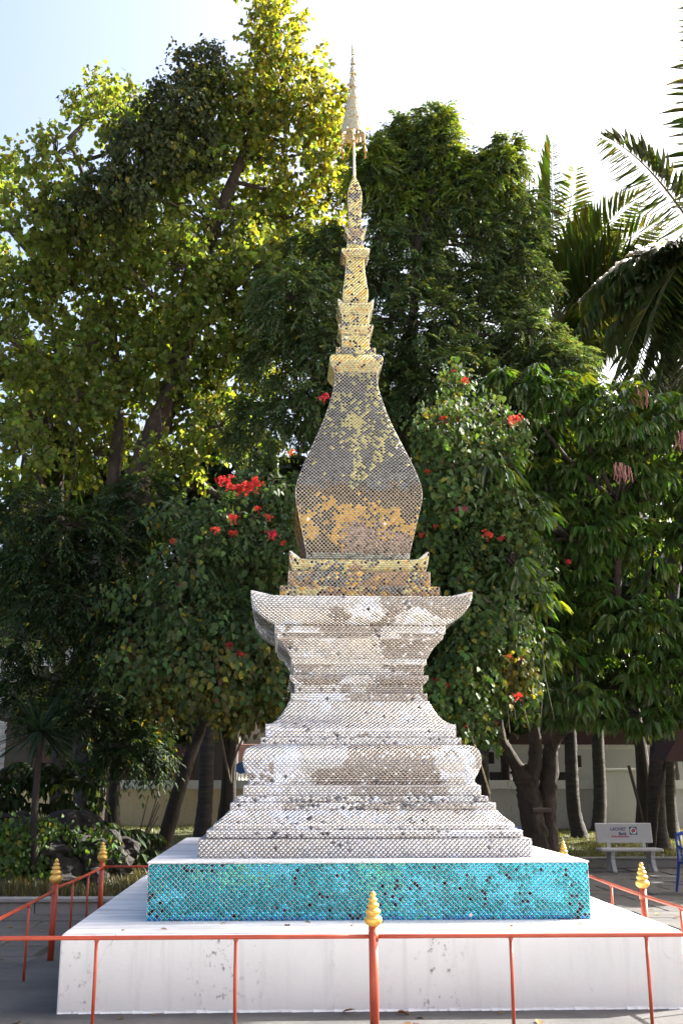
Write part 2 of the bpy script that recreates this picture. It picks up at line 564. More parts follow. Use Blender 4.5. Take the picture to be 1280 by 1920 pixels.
def mosaic(name, prof, colour, parent, mat, d=TD, tilt=.012, batch=.02, seed=1, fill=.86):
    zz = np.array([q[0] for q in prof]); ww = np.array([q[1] for q in prof]); ll = np.array([q[2] for q in prof])
    pw = prof[0][3]
    tt = np.concatenate([[0], np.cumsum(np.hypot(np.diff(zz), np.diff(ww)))])
    T = tt[-1]
    Vs, Cs, Fs = [], [], []
    off = 0
    for k in range(4):
        wm = ww.max()
        ni = int(wm / (d / 2)) + 2; nj = int(T / (d / 2)) + 2
        I, J = np.meshgrid(np.arange(-ni, ni + 1), np.arange(0, nj + 1))
        ok = ((I + J) % 2 == 0)
        I = I[ok]; J = J[ok]
        s0 = I * d / 2; t0 = J * d / 2
        W0 = np.interp(t0, tt, ww)
        ok = (np.abs(s0) < W0 + d * .3) & (t0 < T + d * .3)
        s0, t0, I, J = s0[ok], t0[ok], I[ok], J[ok]
        n = len(s0)
        r1 = np.random.default_rng(seed * 10 + k)
        h = d / 2 * fill
        ds = np.array([-h, 0, h, 0]); dt = np.array([0, -h, 0, h])
        # hand-laid: a little drift of the lattice
        drift = (vnoise(s0 * 3, t0 * 3, seed) - .5) * .006
        S = s0[:, None] + ds[None] + drift[:, None]
        Tt = np.clip(t0[:, None] + dt[None], .0015, T - .0015)
        Wv = np.interp(Tt, tt, ww)
        S = np.clip(S, -Wv + .003, Wv - .003)
        area = .5 * np.abs((S[:, 2] - S[:, 0]) * (Tt[:, 3] - Tt[:, 1]) - (S[:, 3] - S[:, 1]) * (Tt[:, 2] - Tt[:, 0]))
        ok = area > (d * d / 2) * .12
        miss = r1.random(n) < .0012
        ok &= ~miss
        S, Tt, Wv, I, J, s0, t0 = S[ok], Tt[ok], Wv[ok], I[ok], J[ok], s0[ok], t0[ok]
        n = len(S)
        Z = np.interp(Tt, tt, zz); Lf = np.interp(Tt, tt, ll)
        e = 1e-3
        dz = np.interp(Tt + e, tt, zz) - np.interp(Tt - e, tt, zz)
        dw = np.interp(Tt + e, tt, ww) - np.interp(Tt - e, tt, ww)
        q = np.hypot(dz, dw) + 1e-9
        no, nzv = dz / q, -dw / q
        # batches of tiles bedded at the same slant
        ba = (vnoise(I * .11 + 5 * k, J * .11, seed + 3) - .5) * 2 * batch
        bb = (vnoise(I * .11 + 9 * k, J * .11, seed + 4) - .5) * 2 * batch
        ta = ba + r1.normal(0, tilt, n); tb = bb + r1.normal(0, tilt, n)
        offn = .0026 + np.abs(r1.normal(0, .0004, n))[:, None] + ta[:, None] * (S - s0[:, None]) + tb[:, None] * (Tt - t0[:, None])

        def place(o_):
            out = Wv + no * o_
            zp = Z + Lf * (np.abs(S) / np.maximum(Wv, 1e-4)) ** pw + nzv * o_
            x, y = S.copy(), -out
            for _ in range(k): x, y = -y, x
            zc = np.interp(t0, tt, zz)
            cxx = XC + .0085 * np.clip(zc - 1, 0, 6.5)
            return np.stack([cxx[:, None] + x, YC + y, zp], -1)
        top = place(offn)
        c = colour(s0 + 7 * k, np.interp(t0, tt, zz), t0 / max(T, 1e-6), I + 200 * k, J, r1)
        if k in (0, 3):
            bot = place(offn * 0 - .0008)
            P = np.concatenate([top, bot], 1)
            base = off + np.arange(n) * 8
            quads = np.array([[0, 1, 2, 3], [0, 4, 5, 1], [1, 5, 6, 2], [2, 6, 7, 3], [3, 7, 4, 0]])
            Fs.append((base[:, None, None] + quads[None]).reshape(-1, 4))
            Vs.append(P.reshape(-1, 3)); Cs.append(np.repeat(c, 8, 0)); off += n * 8
        else:
            base = off + np.arange(n) * 4
            Fs.append(base[:, None] + np.arange(4)[None])
            Vs.append(top.reshape(-1, 3)); Cs.append(np.repeat(c, 4, 0)); off += n * 4
    o = build(name, np.concatenate(Vs), [np.concatenate(Fs)], mat, parent, np.concatenate(Cs))
    return tag(o, kind='stuff')


def rgba(n, c, r_):
    a = np.empty((n, 4)); a[:, :3] = c; a[:, 3] = r_
    return a


def col_blue(s, z, t, I, J, r):
    n = len(s)
    a = rgba(n, (.010, .30, .35), .18)
    a[:, :3] *= (.65 + .7 * r.random(n))[:, None]
    f = fbm(I * .07, J * .10, 11) + .18 * r.random(n)
    br = f > .66
    a[br, :3] = np.array([.04, .52, .66]) * (.8 + .3 * r.random(br.sum()))[:, None]
    g = fbm(I * .05 + 30, J * .06, 12) + .3 * r.random(n) > .93
    a[g, :3] = np.array([.06, .46, .38]) * (.7 + .5 * r.random(g.sum()))[:, None]
    low = (t < .07) & (r.random(n) < .7)
    a[low, :3] = np.array([.02, .24, .50]) * (.8 + .4 * r.random(low.sum()))[:, None]
    cy = (t > .07) & (t < .16) & (r.random(n) < .5)
    a[cy, :3] = np.array([.04, .52, .68])
    dk = r.random(n) < np.clip(  .8 * (fbm(I * .11 + 9, J * .11, 13) - .50), .003, .4)
    a[dk, :3] = np.array([.008, .045, .07]) * (.3 + 1.4 * r.random(dk.sum()))[:, None]
    pk = r.random(n) < .0006
    a[pk, :3] = (.45, .43, .47); a[pk, 3] = .5
    return a


def col_silver(tan_refl=.5, warm=.5, dark=.05, seed=21):
    def f(s, z, t, I, J, r):
        n = len(s)
        a = rgba(n, (.79, .775, .75), .10)
        a[:, :3] *= (.80 + .24 * r.random(n))[:, None]
        w = fbm(I * .05 + 50, J * .07, seed + 5) + .2 * r.random(n) > .62
        a[w, :3] = np.array([.84, .80, .73]) * (.8 + .25 * r.random(w.sum()))[:, None]
        bl = fbm(I * .06 + 90, J * .09, seed + 9) + .15 * r.random(n) > .72
        a[bl, :3] = (.86, .89, .94)
        a[bl, 3] = .05
        # mirrored tan surroundings painted as dull batches, fewer on the left of the face
        q = fbm(I * .035, J * .045, seed) + .05 * r.random(n) + .07 * np.clip(np.where(I < 100, I, 0) / 25., -1, 1)
        refl = q > 1.04 - tan_refl * .80
        a[refl, :3] = np.array([.47, .425, .375]) * (.8 + .35 * r.random(refl.sum()))[:, None]
        a[refl, 3] = .26
        sp = r.random(n) < .04
        a[sp, :3] = (.92, .90, .88); a[sp, 3] = .25
        dk = r.random(n) < dark * (2.6 * fbm(I * .08, J * .15, seed + 11) ** 3)
        a[dk, :3] = np.array([.20, .20, .21]) * (.4 + 1.3 * r.random(dk.sum()))[:, None]
        return a
    return f


def col_gold(seed=41, dark=.6, gold=.4, brown_part=.3):
    def f(s, z, t, I, J, r):
        n = len(s)
        a = rgba(n, (.13, .13, .12), .16)
        a[:, :3] *= (.5 + .9 * r.random(n))[:, None]
        q = fbm(I * .09, J * .09, seed) + .22 * r.random(n)
        g = q > 1.03 - gold
        a[g, :3] = np.array([.66, .57, .21]) * (.7 + .45 * r.random(g.sum()))[:, None]
        a[g, 3] = .28
        tn = fbm(I * .07 + 70, J * .09, seed + 3) + .2 * r.random(n) > 1.1 - brown_part  # brown batches placed by noise
        a[tn, :3] = np.array([.34, .19, .09]) * (.4 + .9 * r.random(tn.sum()))[:, None]
        a[tn, 3] = .28
        h = r.random(n) < .10
        a[h, :3] = np.array([.72, .38, .04]) * (.8 + .3 * r.random(h.sum()))[:, None]
        dk = r.random(n) < dark * .22
        a[dk, :3] = np.array([.035, .022, .018])
        return a
    return f


def col_bulb(s, z, t, I, J, r):  # mirrored surroundings are partly painted into these tile colours
    n = len(s)
    a = rgba(n, (.062, .064, .068), .12)
    a[:, :3] *= (.6 + .8 * r.random(n))[:, None]
    q = fbm(I * .085, J * .07, 51) * .7 + .2 * vnoise(I * .3, J * .3, 52) + .34 * r.random(n)
    ol = q > .755
    a[ol, :3] = np.array([.34, .315, .12]) * (.75 + .4 * r.random(ol.sum()))[:, None]
    a[ol, 3] = .3
    # lower belly: mirrored browns and golds painted into tiles, pink tiles at the foot
    zz_ = z + (fbm(I * .09 + 20, J * .09, 55) - .5) * .34 + (r.random(n) - .5) * .10
    br = zz_ < 4.38
    a[br, :3] = np.array([.085, .055, .03]) * (.5 + r.random(br.sum()))[:, None]
    go = br & (zz_ < 4.24) & (fbm(I * .12 + 3, J * .12, 57) + .34 * r.random(n) > .68)
    a[go, :3] = np.array([.66, .36, .05]) * (.6 + .5 * r.random(go.sum()))[:, None]
    a[go, 3] = .3
    zp = zz_ + .35 * np.abs(s - 7 * np.round(s / 7.))
    pk = (zp < 4.08) & (fbm(I * .08 + 8, J * .10, 58) + .15 * r.random(n) > .44)
    a[pk, :3] = np.array([.34, .22, .17]) * (.35 + .9 * r.random(pk.sum()))[:, None]
    a[pk, 3] = .25
    pl = z + .02 * r.random(n) < 3.74
    a[pl, :3] = np.array([.42, .43, .36]) * (.5 + .7 * r.random(pl.sum()))[:, None]
    dk = r.random(n) < .06
    a[dk, :3] *= .3
    return a


def P0(lst, lift=0.0, p=6):
    return [(z, w, 0, p) for z, w in lst]


def seg(name, prof, grout, colour, tmat='tile', **kw):
    b = grid_body(name, prof, M[grout], st)
    mosaic('mirror_tiles', prof, colour, b, M[tmat], **kw)
    return b


# turquoise block
bb_ = seg('turquoise_block', P0([(.523, 1.742), (.952, 1.742)]), 'grout_white', col_blue, 'tile_blue', seed=2, tilt=.02, batch=.03, fill=.88)
MB().box(XC - 1.752, XC + 1.752, YC - 1.752, YC + 1.752, .953, .966, .005).done('block_top', M['white_top'], bb_)
S = dict(tilt=.012, batch=.03, fill=.89)
seg('base_course', P0([(.966, 1.385), (1.115, 1.385)]), 'grout_dark', col_silver(.25, .9, .05, 21), seed=3, tilt=.012, batch=.03, fill=.82)
seg('base_step', P0([(1.117, 1.324), (1.18, 1.324)]), 'grout_grey', col_silver(.3, .9, .2, 22), seed=4, **S)
seg('base_slope', P0([(1.18, 1.27), (1.225, 1.27), (1.258, 1.227), (1.296, 1.184), (1.339, 1.145)]), 'grout_grey', col_silver(.25, .3, .05, 23), seed=5, **S)
seg('step_course', P0([(1.339, 1.141), (1.399, 1.141)]), 'grout_grey', col_silver(.45, .6, .35, 24), seed=6, **S)
seg('step_course', P0([(1.399, 1.087), (1.453, 1.087)]), 'grout_grey', col_silver(.4, .5, .4, 25), seed=7, **S)
seg('rounded_torus', P0([(1.453, 1.036), (1.542, 1.036), (1.55, 1.01), (1.575, .986), (1.61, .996), (1.645, 1.016), (1.69, 1.036), (1.732, 1.046), (1.78, 1.048), (1.818, 1.04), (1.848, 1.026), (1.87, 1.0), (1.885, .97), (1.892, .93)]), 'grout_grey', col_silver(.52, .5, .02, 26), seed=8, **S)
seg('step_course', P0([(1.887, .897), (1.957, .897)]), 'grout_grey', col_silver(.35, .5, .35, 27), seed=9, **S)
lb = [(1.957, .858, 0, 22), (2.034, .858, .045, 22), (2.046, .84, .03, 22), (2.083, .802, .005, 22), (2.12, .758, 0, 22), (2.164, .718, 0, 22), (2.244, .672, 0, 22), (2.297, .647, 0, 22)]
seg('lotus_foot', lb, 'grout_grey', col_silver(.5, .3, .03, 28), seed=10, **S)
seg('neck_band', P0([(2.299, .634), (2.369, .634)]), 'grout_grey', col_silver(.6, .5, .05, 29), seed=11, **S)
seg('neck_band', P0([(2.369, .598), (2.452, .598)]), 'grout_grey', col_silver(.65, .5, .05, 30), seed=12, **S)
seg('neck_ledge', P0([(2.452, .603), (2.469, .622), (2.5, .645), (2.536, .647)]), 'grout_grey', col_silver(.8, .5, .02, 31), seed=13, **S)
seg('neck_band', P0([(2.538, .607), (2.64, .607)]), 'grout_grey', col_silver(.55, .5, .05, 32), seed=14, **S)
seg('neck_band', P0([(2.64, .633), (2.696, .633)]), 'grout_grey', col_silver(.5, .5, .05, 33), seed=15, **S)
seg('neck_cavetto', P0([(2.696, .642), (2.725, .654), (2.752, .671), (2.785, .692), (2.812, .715), (2.838, .742), (2.863, .765)]), 'grout_grey', col_silver(.6, .6, .02, 34), seed=16, **S)
seg('neck_band', P0([(2.863, .773), (2.912, .773)]), 'grout_grey', col_silver(.5, .5, .05, 35), seed=17, **S)
seg('neck_band', P0([(2.912, .794), (2.982, .794)]), 'grout_grey', col_silver(.55, .5, .05, 36), seed=18, **S)
tr = [(2.984, .795, 0, 16), (3.005, .845, 0, 16), (3.031, .886, 0, 16), (3.06, .925, .0, 16), (3.094, .962, .005, 16), (3.13, .99, .015, 16), (3.165, 1.008, .03, 16), (3.215, 1.018, .05, 16), (3.225, 1.0, .045, 16)]
seg('lotus_tray', tr, 'grout_grey', col_silver(.5, .7, .03, 37), seed=19, **S)
MB().box(cx(3.2) - .9, cx(3.2) + .9, YC - .9, YC + .9, 3.15, 3.245, .02).done('tray_floor', M['white_top'], st)
G = dict(tilt=.02, batch=.035, fill=.83)
seg('gilt_step', P0([(3.24, .752), (3.36, .752)]), 'grout_pale', col_gold(41, .6, .42, .5), seed=20, **G)
seg('gilt_step', P0([(3.36, .677), (3.518, .677)]), 'grout_pale', col_gold(42, .5, .35, .58), seed=21, **G)
bt = [(3.518, .628, 0, 14), (3.535, .641, 0, 14), (3.571, .657, .02, 14), (3.605, .668, .05, 14), (3.628, .671, .085, 14), (3.634, .655, .085, 14), (3.62, .6, .02, 14), (3.625, .53, 0, 14)]
seg('boat_tray', bt, 'grout_pale', col_gold(43, .3, .5, .35), seed=22, **G)
bl = [(3.62, .535), (3.64, .512), (3.68, .502), (3.724, .503), (3.846, .53), (3.969, .558), (4.1, .588), (4.199, .61), (4.27, .621), (4.33, .622), (4.4, .612), (4.492, .586), (4.604, .55), (4.74, .5), (4.872, .448), (5.013, .395), (5.147, .346), (5.315, .294), (5.486, .249), (5.608, .227), (5.7, .219), (5.745, .218)]
seg('bulb', P0(bl), 'grout_pale', col_bulb, seed=23, tilt=.014, batch=.02, fill=.84)
seg('collar', P0([(5.74, .222), (5.775, .236), (5.80, .256), (5.83, .274), (5.862, .28), (5.895, .275), (5.915, .264), (5.93, .25)]), 'grout_pale', col_gold(44, .3, .62, .2), seed=24, **G)
seg('spire_step', P0([(5.932, .207), (6.028, .207)]), 'grout_pale', col_gold(45, .6, .5, .1), seed=25, **G)
seg('spire_block', P0([(6.028, .146), (6.206, .146)]), 'grout_pale', col_gold(46, .6, .6, .1), seed=26, **G)
seg('spire_cornice', [(6.206, .146, 0, 8), (6.23, .158, 0, 8), (6.251, .172, 0, 8), (6.278, .187, .012, 8), (6.30, .18, .012, 8)], 'grout_pale', col_gold(47, .4, .5, .35), seed=27, **G)
seg('spire_block', P0([(6.30, .146), (6.446, .146)]), 'grout_pale', col_gold(48, .7, .45, .1), seed=28, **G)
seg('spire_cornice', [(6.446, .150, 0, 10), (6.47, .168, .005, 10), (6.506, .184, .02, 10), (6.548, .193, .05, 10), (6.556, .18, .045, 10)], 'grout_pale', col_gold(49, .3, .55, .3), seed=29, **G)
seg('spire_vase', P0([(6.56, .122), (6.6, .126), (6.642, .135), (6.681, .137), (6.735, .133), (6.793, .126), (6.928, .11), (7.03, .101), (7.135, .098)]), 'grout_pale', col_gold(50, .4, .62, .15), seed=30, **G)
seg('spire_cornice', P0([(7.133, .1), (7.15, .12), (7.172, .142), (7.205, .154), (7.225, .15), (7.235, .13)]), 'grout_pale', col_gold(52, .3, .6, .35), seed=31, **G)
seg('spire_step', P0([(7.235, .092), (7.305, .092)]), 'grout_pale', col_gold(53, .5, .6, .1), seed=32, **G)
seg('spire_block', P0([(7.305, .079), (7.418, .079)]), 'grout_pale', col_gold(54, .6, .55, .1), seed=33, **G)
seg('spire_cornice', P0([(7.418, .083), (7.45, .1), (7.485, .119), (7.5, .115)]), 'grout_pale', col_gold(55, .3, .55, .35), seed=34, **G)
seg('spire_bud', P0([(7.5, .09), (7.515, .076), (7.545, .068), (7.604, .065), (7.702, .066), (7.797, .074), (7.882, .078), (7.96, .076), (8.02, .066), (8.081, .05), (8.14, .03), (8.18, .017), (8.215, .01)]), 'grout_pale', col_gold(56, .7, .6, .1), seed=35, **G)

# openwork metal crown of the spire
AX = .768
mb = MB(); mb.tube([(AX, YC, 8.18), (AX, YC, 8.9), (AX, YC, 10.0), (AX, YC, 10.06)], [.014, .011, .007, .002], 8)
crown = mb.done('spire_crown', M['spire_white'], st)
tiers = [(8.73, 8.93, .140, .118), (8.915, 9.05, .116, .094), (9.04, 9.20, .094, .070), (9.20, 9.345, .071, .055), (9.36, 9.51, .054, .040), (9.55, 9.65, .040, .029), (9.69, 9.79, .028, .018), (9.82, 9.96, .017, .008)]
for z0, z1, r0, r1 in tiers:
    mb = MB(); npl = max(7, int(2 * math.pi * r0 / .045))
    h = (z1 - z0)
    for ring, (za, zb, ra, rb, lean) in enumerate([(z0, z0 + h * .62, r0, (r0 + r1) / 2, .004), (z0 + h * .42, z1, (r0 + r1) / 2 + .002, r1, .004)]):
        for i in range(npl):
            a0 = 2 * math.pi * (i + .5 * ring) / npl
            da = math.pi / npl * 1.0
            def pt(a, z, r_): return (AX + r_ * math.cos(a), YC + r_ * math.sin(a), z)
            m_ = (za + zb) / 2
            rm = (ra + rb) / 2
            pts_o = [pt(a0 - da * .7, za, ra), pt(a0 + da * .7, za, ra), pt(a0 + da, m_, rm), pt(a0, zb, rb + lean), pt(a0 - da, m_, rm)]
            pts_i = [pt(a0 - da * .7, za, ra - .003), pt(a0 + da * .7, za, ra - .003), pt(a0 + da, m_, rm - .003), pt(a0, zb, rb + lean - .003), pt(a0 - da, m_, rm - .003)]
            mb.add(pts_o + pts_i, [(0, 1, 2, 3, 4), (9, 8, 7, 6, 5)] + [(j, j + 5, (j + 1) % 5 + 5, (j + 1) % 5) for j in range(5)])
    mb.done('crown_tier', M['spire_white'], crown)
    mb = MB()
    ring = [(AX + (r0 + .001) * math.cos(a), YC + (r0 + .001) * math.sin(a), z0) for a in np.linspace(0, 2 * math.pi, 21)]
    mb.tube(ring, .0045, 5)
    mb.done('tier_rim', M['rust'] if r0 > .05 else M['spire_white'], crown)
mb = MB()
for i in range(6):
    a = i * math.pi / 3 + .4
    mb.tube([(AX, YC, 8.70), (AX + .15 * math.cos(a), YC + .15 * math.sin(a), 8.715)], .005, 5)
mb.done('spokes', M['rust'], crown)
for i in range(6):
    a = i * math.pi / 3 + .4
    c = (AX + .15 * math.cos(a), YC + .15 * math.sin(a), 8.57)
    mb = MB()
    mb.tube([(c[0], c[1], 8.71), (c[0], c[1], 8.62)], .003, 4)
    mb.lathe(c, [(-.002, .020), (0, .024), (.012, .019), (.03, .016), (.045, .012), (.052, .004)], 10)
    b = mb.done('bell', M['spire_white'], crown)
    mb = MB()
    mb.lathe((c[0], c[1], c[2] - .006), [(0, .012), (.003, .021), (.006, .0205)], 10)
    mb.tube([(c[0], c[1], c[2]), (c[0], c[1], c[2] - .05)], .002, 4)
    mb.add([(c[0] - .012, c[1], c[2] - .05), (c[0] + .012, c[1], c[2] - .05), (c[0] + .009, c[1] + .003, c[2] - .085), (c[0], c[1] + .003, c[2] - .095), (c[0] - .009, c[1] + .003, c[2] - .085)], [(0, 1, 2, 3, 4)])
    mb.done('clapper', M['rust'], crown)

# ------------------------------------------------------------------ red railing with golden finials
RX0, RX1, RY0, RY1, RZ = -2.06, 3.24, 7.15, 12.72, .608
rail = thing('red_railing', 'red painted steel railing with golden stacked finials round the plinth', 'railing', (.6, RY0, 0))
FIN = [(0, .030), (.004, .036), (.012, .047), (.026, .058), (.040, .061), (.054, .056), (.066, .043), (.070, .038), (.074, .040), (.082, .049), (.092, .051), (.101, .046), (.110, .034), (.113, .031), (.117, .033), (.124, .040), (.132, .041), (.139, .036), (.146, .026), (.149, .023), (.153, .026), (.160, .031), (.166, .030), (.172, .023), (.177, .015), (.181, .014), (.186, .018), (.194, .020), (.202, .017), (.210, .010), (.216, .003)]
MBf = MB().lathe((0, 0, 0), FIN, 18)


def post(x, y, lean=(0, 0)):
    mb = MB(); top = (x + lean[0], y + lean[1], .675)
    mb.tube([(x, y, -.02), top], .0295, 12)
    p = mb.done('post', M['red'], rail, True)
    m2 = MB(); m2.add([(v[0] + top[0], v[1] + top[1], v[2] + top[2] - .004) for v in MBf.v], MBf.f)
    m2.done('finial', M['gold'], p, True)
    MB().tube([(x, y, RZ - .03), (x, y, RZ + .03)], [.031, .034, .034, .031][:2], 12).done('weld_collar', M['red'], p, True)
    return p


posts = [(RX0, RY0), (.615, RY0), (RX1 + .06, RY0), (RX0, 10.12), (RX1 - .06, 9.46), (RX0, RY1), (RX1 + .12, RY1), (.62, RY1)]
for x, y in posts:
    post(x, y, (rnd.uniform(-.004, .004), rnd.uniform(-.004, .004)))


def rail_run(a, b, nb=2, sag=0.0, z0=RZ, z1=RZ):
    a = Vector((*a, z0)); b = Vector((*b, z1))
    d = (b - a); u = d.normalized()
    pts = [a + d * t + Vector((0, 0, -sag * 4 * t * (1 - t))) for t in np.linspace(0, 1, 9)]
    MB().tube(pts, .0145, 8).done('rail', M['red'], rail, True)
    for i in range(nb):
        t = (i + 1) / (nb + 1)
        p = a + d * t
        zt = p.z - sag * 4 * t * (1 - t) - .008
        j = rnd.uniform(-.006, .006)
        mb = MB(); mb.tube([(p.x + j, p.y, -.02), (p.x, p.y, zt * .6), (p.x, p.y, zt)], .0115, 8)
        mb.tube([(p.x, p.y, zt - .02), (p.x, p.y, zt)], [.0115, .019], 8)
        mb.done('baluster', M['red'], rail, True)


rail_run(posts[0], posts[1]); rail_run(posts[1], posts[2])
rail_run(posts[0], posts[3], 2, .012); rail_run(posts[3], posts[5], 2, .01, .622, .60)
rail_run(posts[2], posts[4], 2, .012); rail_run(posts[4], posts[6], 2, .012)
rail_run(posts[5], posts[7]); rail_run(posts[7], posts[6])

# ------------------------------------------------------------------ back walls and houses
wall = thing('boundary_wall', 'low plastered boundary wall with pale coping behind the lawn', 'wall', (0, 28, .3))
MB().box(-16, 2.2, 28, 28.25, .2, 1.34, .01).done('wall_face', M['wall_tan_lit'], wall)  # warm light on this left run is painted as tan plaster
MB().box(2.2, 16, 28.005, 28.25, .2, 1.34, .01).done('wall_face', M['wall_pale'], wall)
x = -16.0
while x < 16:
    MB().prism([(x + .004, 1.34), (x + 1.996, 1.34), (x + 1.996, 1.56), (x + .004, 1.56)], 27.93, 28.32).done('coping_block', M['coping'], wall)
    x += 2.0
pier = thing('gate_pier', 'plain grey-white gate pier standing proud of the boundary wall', 'pier', (9, 27.3, .3))
MB().box(8.38, 9.52, 27.3, 27.9, .2, 1.80, .012).done('pier_body', M['wall_pale'], pier)
MB().box(8.34, 9.56, 27.26, 27.94, 1.80, 1.86, .012).done('pier_cap', M['coping'], pier)

hs = thing('white_house', 'white walled house with dark window panels and maroon roof behind the trees', 'house', (8.5, 33, .2))
MB().box(3.2, 15, 33, 38, .1, 2.62, .01).done('wall', M['house_white'], hs)
MB().box(3.1, 15.1, 32.9, 33.0, 2.50, 2.64, .01).done('cornice', M['coping'], hs)
MB().prism([(2.8, 2.64), (15.4, 2.64), (14.6, 4.6), (3.6, 4.6)], 32.6, 38.4).done('roof', M['maroon'], hs)
for x0, x1 in ((4.9, 6.15), (6.45, 7.35), (7.6, 8.2), (8.5, 9.05), (10, 11.2)):
    w = MB().box(x0, x1, 32.95, 33.02, 1.55, 1.80, .008).done('window_panel', M['dark_wood'], hs)
    MB().box(x0 - .03, x1 + .03, 32.92, 33.0, 1.50, 1.55, .006).done('sill', M['coping'], w)
for x0, z0 in ((7.15, 2.05), (6.45, 2.05), (9.2, 1.95)):
    w = MB().box(x0, x0 + .24, 32.96, 33.03, z0, z0 + .36, .008).done('window', M['dark_wood'], hs)
    MB().box(x0 - .02, x0 + .26, 32.94, 33.0, z0 - .04, z0, .004).done('sill', M['coping'], w)
MB().tube([(6.3, 32.97, 1.5), (6.3, 32.97, 2.5)], .03, 8).done('downpipe', M['kerb'], hs)

dh = thing('dark_timber_house', 'dark timber house in deep shade behind the low wall', 'house', (-4, 33, .2))
MB().box(-8.5, -1.35, 33, 38, .1, 3.4, .01).done('wall', M['dark_wood'], dh)
MB().prism([(-9, 3.4), (-.9, 3.4), (-2.4, 5.0), (-7.5, 5.0)], 32.5, 38.5).done('roof', M['dark_wood'], dh)
for x0 in (-7.6, -5.6, -3.6):
    w = MB().box(x0, x0 + .9, 32.95, 33.02, 1.3, 2.5, .01).done('shutter', M['maroon'], dh)
sh = thing('pink_outhouse', 'small pink walled outhouse with a pale tin lean-to beside the stupa', 'outhouse', (-.9, 31.6, .2))
MB().box(-1.25, .6, 31.6, 32.6, .1, 2.6, .01).done('wall', M['pink'], sh)
for i in range(8):
    MB().tube([(-1.2 + i * .1, 30.9, 1.52), (-1.2 + i * .1, 31.58, 1.78)], .05, 6).done('tin_ridge', M['tin'], sh)
ds = thing('blue_dish', 'small round blue satellite dish above the low wall', 'dish', (-1.13, 30.7, 1.55))
prof = [(0, .02), (.01, .06), (.03, .12), (.06, .165), (.066, .165), (.04, .12), (.022, .05)]
mb = MB(); mb.lathe((0, 0, 0), prof, 18)
mb.v = [(-1.13 + v[0], 30.7 - v[2], 1.9 + v[1]) for v in mb.v]
mb.done('bowl', M['dish_blue'], ds, True)
MB().tube([(-1.13, 30.74, 1.2), (-1.13, 30.72, 1.88)], .02, 6).done('mast', M['kerb'], ds)

far = thing('slatted_house', 'pale house with horizontal slat siding glimpsed through the trees', 'house', (-9.5, 36, .2))
MB().box(-14, -6.2, 36, 40, .1, 6.2, .01).done('wall', M['house_white'], far)
for i in range(22):
    MB().box(-14, -6.2, 35.93, 35.995, .6 + i * .25, .6 + i * .25 + .17, .01).done('slat', M['wall_pale'], far)
MB().prism([(-14.6, 6.2), (-5.6, 6.2), (-7.5, 7.6), (-12.6, 7.6)], 35.5, 40.5).done('roof', M['stone'], far)

# temple hall added behind the camera to fill the mirrors
hall = thing('added_hall', 'cream hall with brown roof added out of view to fill the mirror tiles', 'temple', (0, -15, 0))
MB().box(-13, 13, -22, -15, -.02, 6.2, .02).done('wall', M['hall_wall'], hall)
for i in range(7):
    x = -12 + i * 4
    MB().lathe((x, -13.6, 0), [(0, .42), (.25, .42), (.3, .33), (5.6, .28), (5.8, .4), (6.0, .4)], 16).done('column', M['hall_wall'], hall, True)
for x in (-6, 2, 8):
    MB().box(x - 1, x + 1, -15.03, -14.95, 0, 3.4, .02).done('door', M['hall_gold'], hall)
MB().prism([(-14.5, 6.0), (14.5, 6.0), (11, 10.5), (-11, 10.5)], -23, -12.6).done('roof', M['hall_roof'], hall)
# ------------------------------------------------------------------ foliage tools
HEART = np.array([[0, 0, 0], [.06, -.38, .06], [.42, -.5, .05], [1.1, 0, -.1], [.42, .5, .05], [.06, .38, .06]])
OVAL = np.array([[0, 0, 0], [.3, -.46, .07], [.68, -.4, .03], [1, 0, -.12], [.68, .4, .03], [.3, .46, .07]])
BLADE = np.array([[0, 0, 0], [.25, -.5, .04], [.6, -.4, -.06], [1, 0, -.3], [.6, .4, -.06], [.25, .5, .04]])
LQ = np.array([[0, 1, 2, 3], [0, 3, 4, 5]])


def unit(a):
    return a / (np.linalg.norm(a, axis=-1, keepdims=True) + 1e-9)


class Leaves:
    def __init__(self):
        self.V = []; self.C = []; self.n = 0

    def add(self, B, A, Nn, Ln, Wd, shape, col):
        A = unit(A); Sd = unit(np.cross(Nn, A)); Nn = np.cross(A, Sd)
        Ln = np.broadcast_to(Ln, (len(B),)); Wd = np.broadcast_to(Wd, (len(B),))
        P = (B[:, None] + A[:, None] * (shape[None, :, 0:1] * Ln[:, None, None]) + Sd[:, None] * (shape[None, :, 1:2] * Wd[:, None, None])
             + Nn[:, None] * (shape[None, :, 2:3] * Ln[:, None, None]))
        self.V.append(P.reshape(-1, 3)); self.C.append(np.repeat(col, 6, 0)); self.n += len(B)

    def build(self, name, mat, parent):
        V = np.concatenate(self.V); C = np.concatenate(self.C)
        base = np.arange(self.n) * 6
        Fq = (base[:, None, None] + LQ[None]).reshape(-1, 4)
        o = build(name, V, [Fq], mat, parent, np.clip(C, 0.004, 1))
        return tag(o, kind='stuff')


def rdir(n, g):
    return unit(g.normal(size=(n, 3)))


def in_lobes(lobes, dens, g, lo=.45, flat=0.0):
    """points inside uneven ellipsoids; returns points, outward directions, lobe index"""
    P, O, K = [], [], []
    for i, (x, y, z, rx, ry, rz) in enumerate(lobes):
        n = max(4, int(dens * rx * rz * math.pi))
        d = rdir(n, g)
        th = np.arctan2(d[:, 1], d[:, 0])
        bulge = .62 + .62 * fbm(th * 1.3 + i * 7, d[:, 2] * 2.2 + i * 3, 90 + i)
        r = (lo + (1 - lo) * g.random(n) ** .6) * bulge
        P.append(np.array([x, y, z]) + d * r[:, None] * np.array([rx, ry, rz]))
        O.append(d); K.append(np.full(n, i))
    return np.concatenate(P), np.concatenate(O), np.concatenate(K)


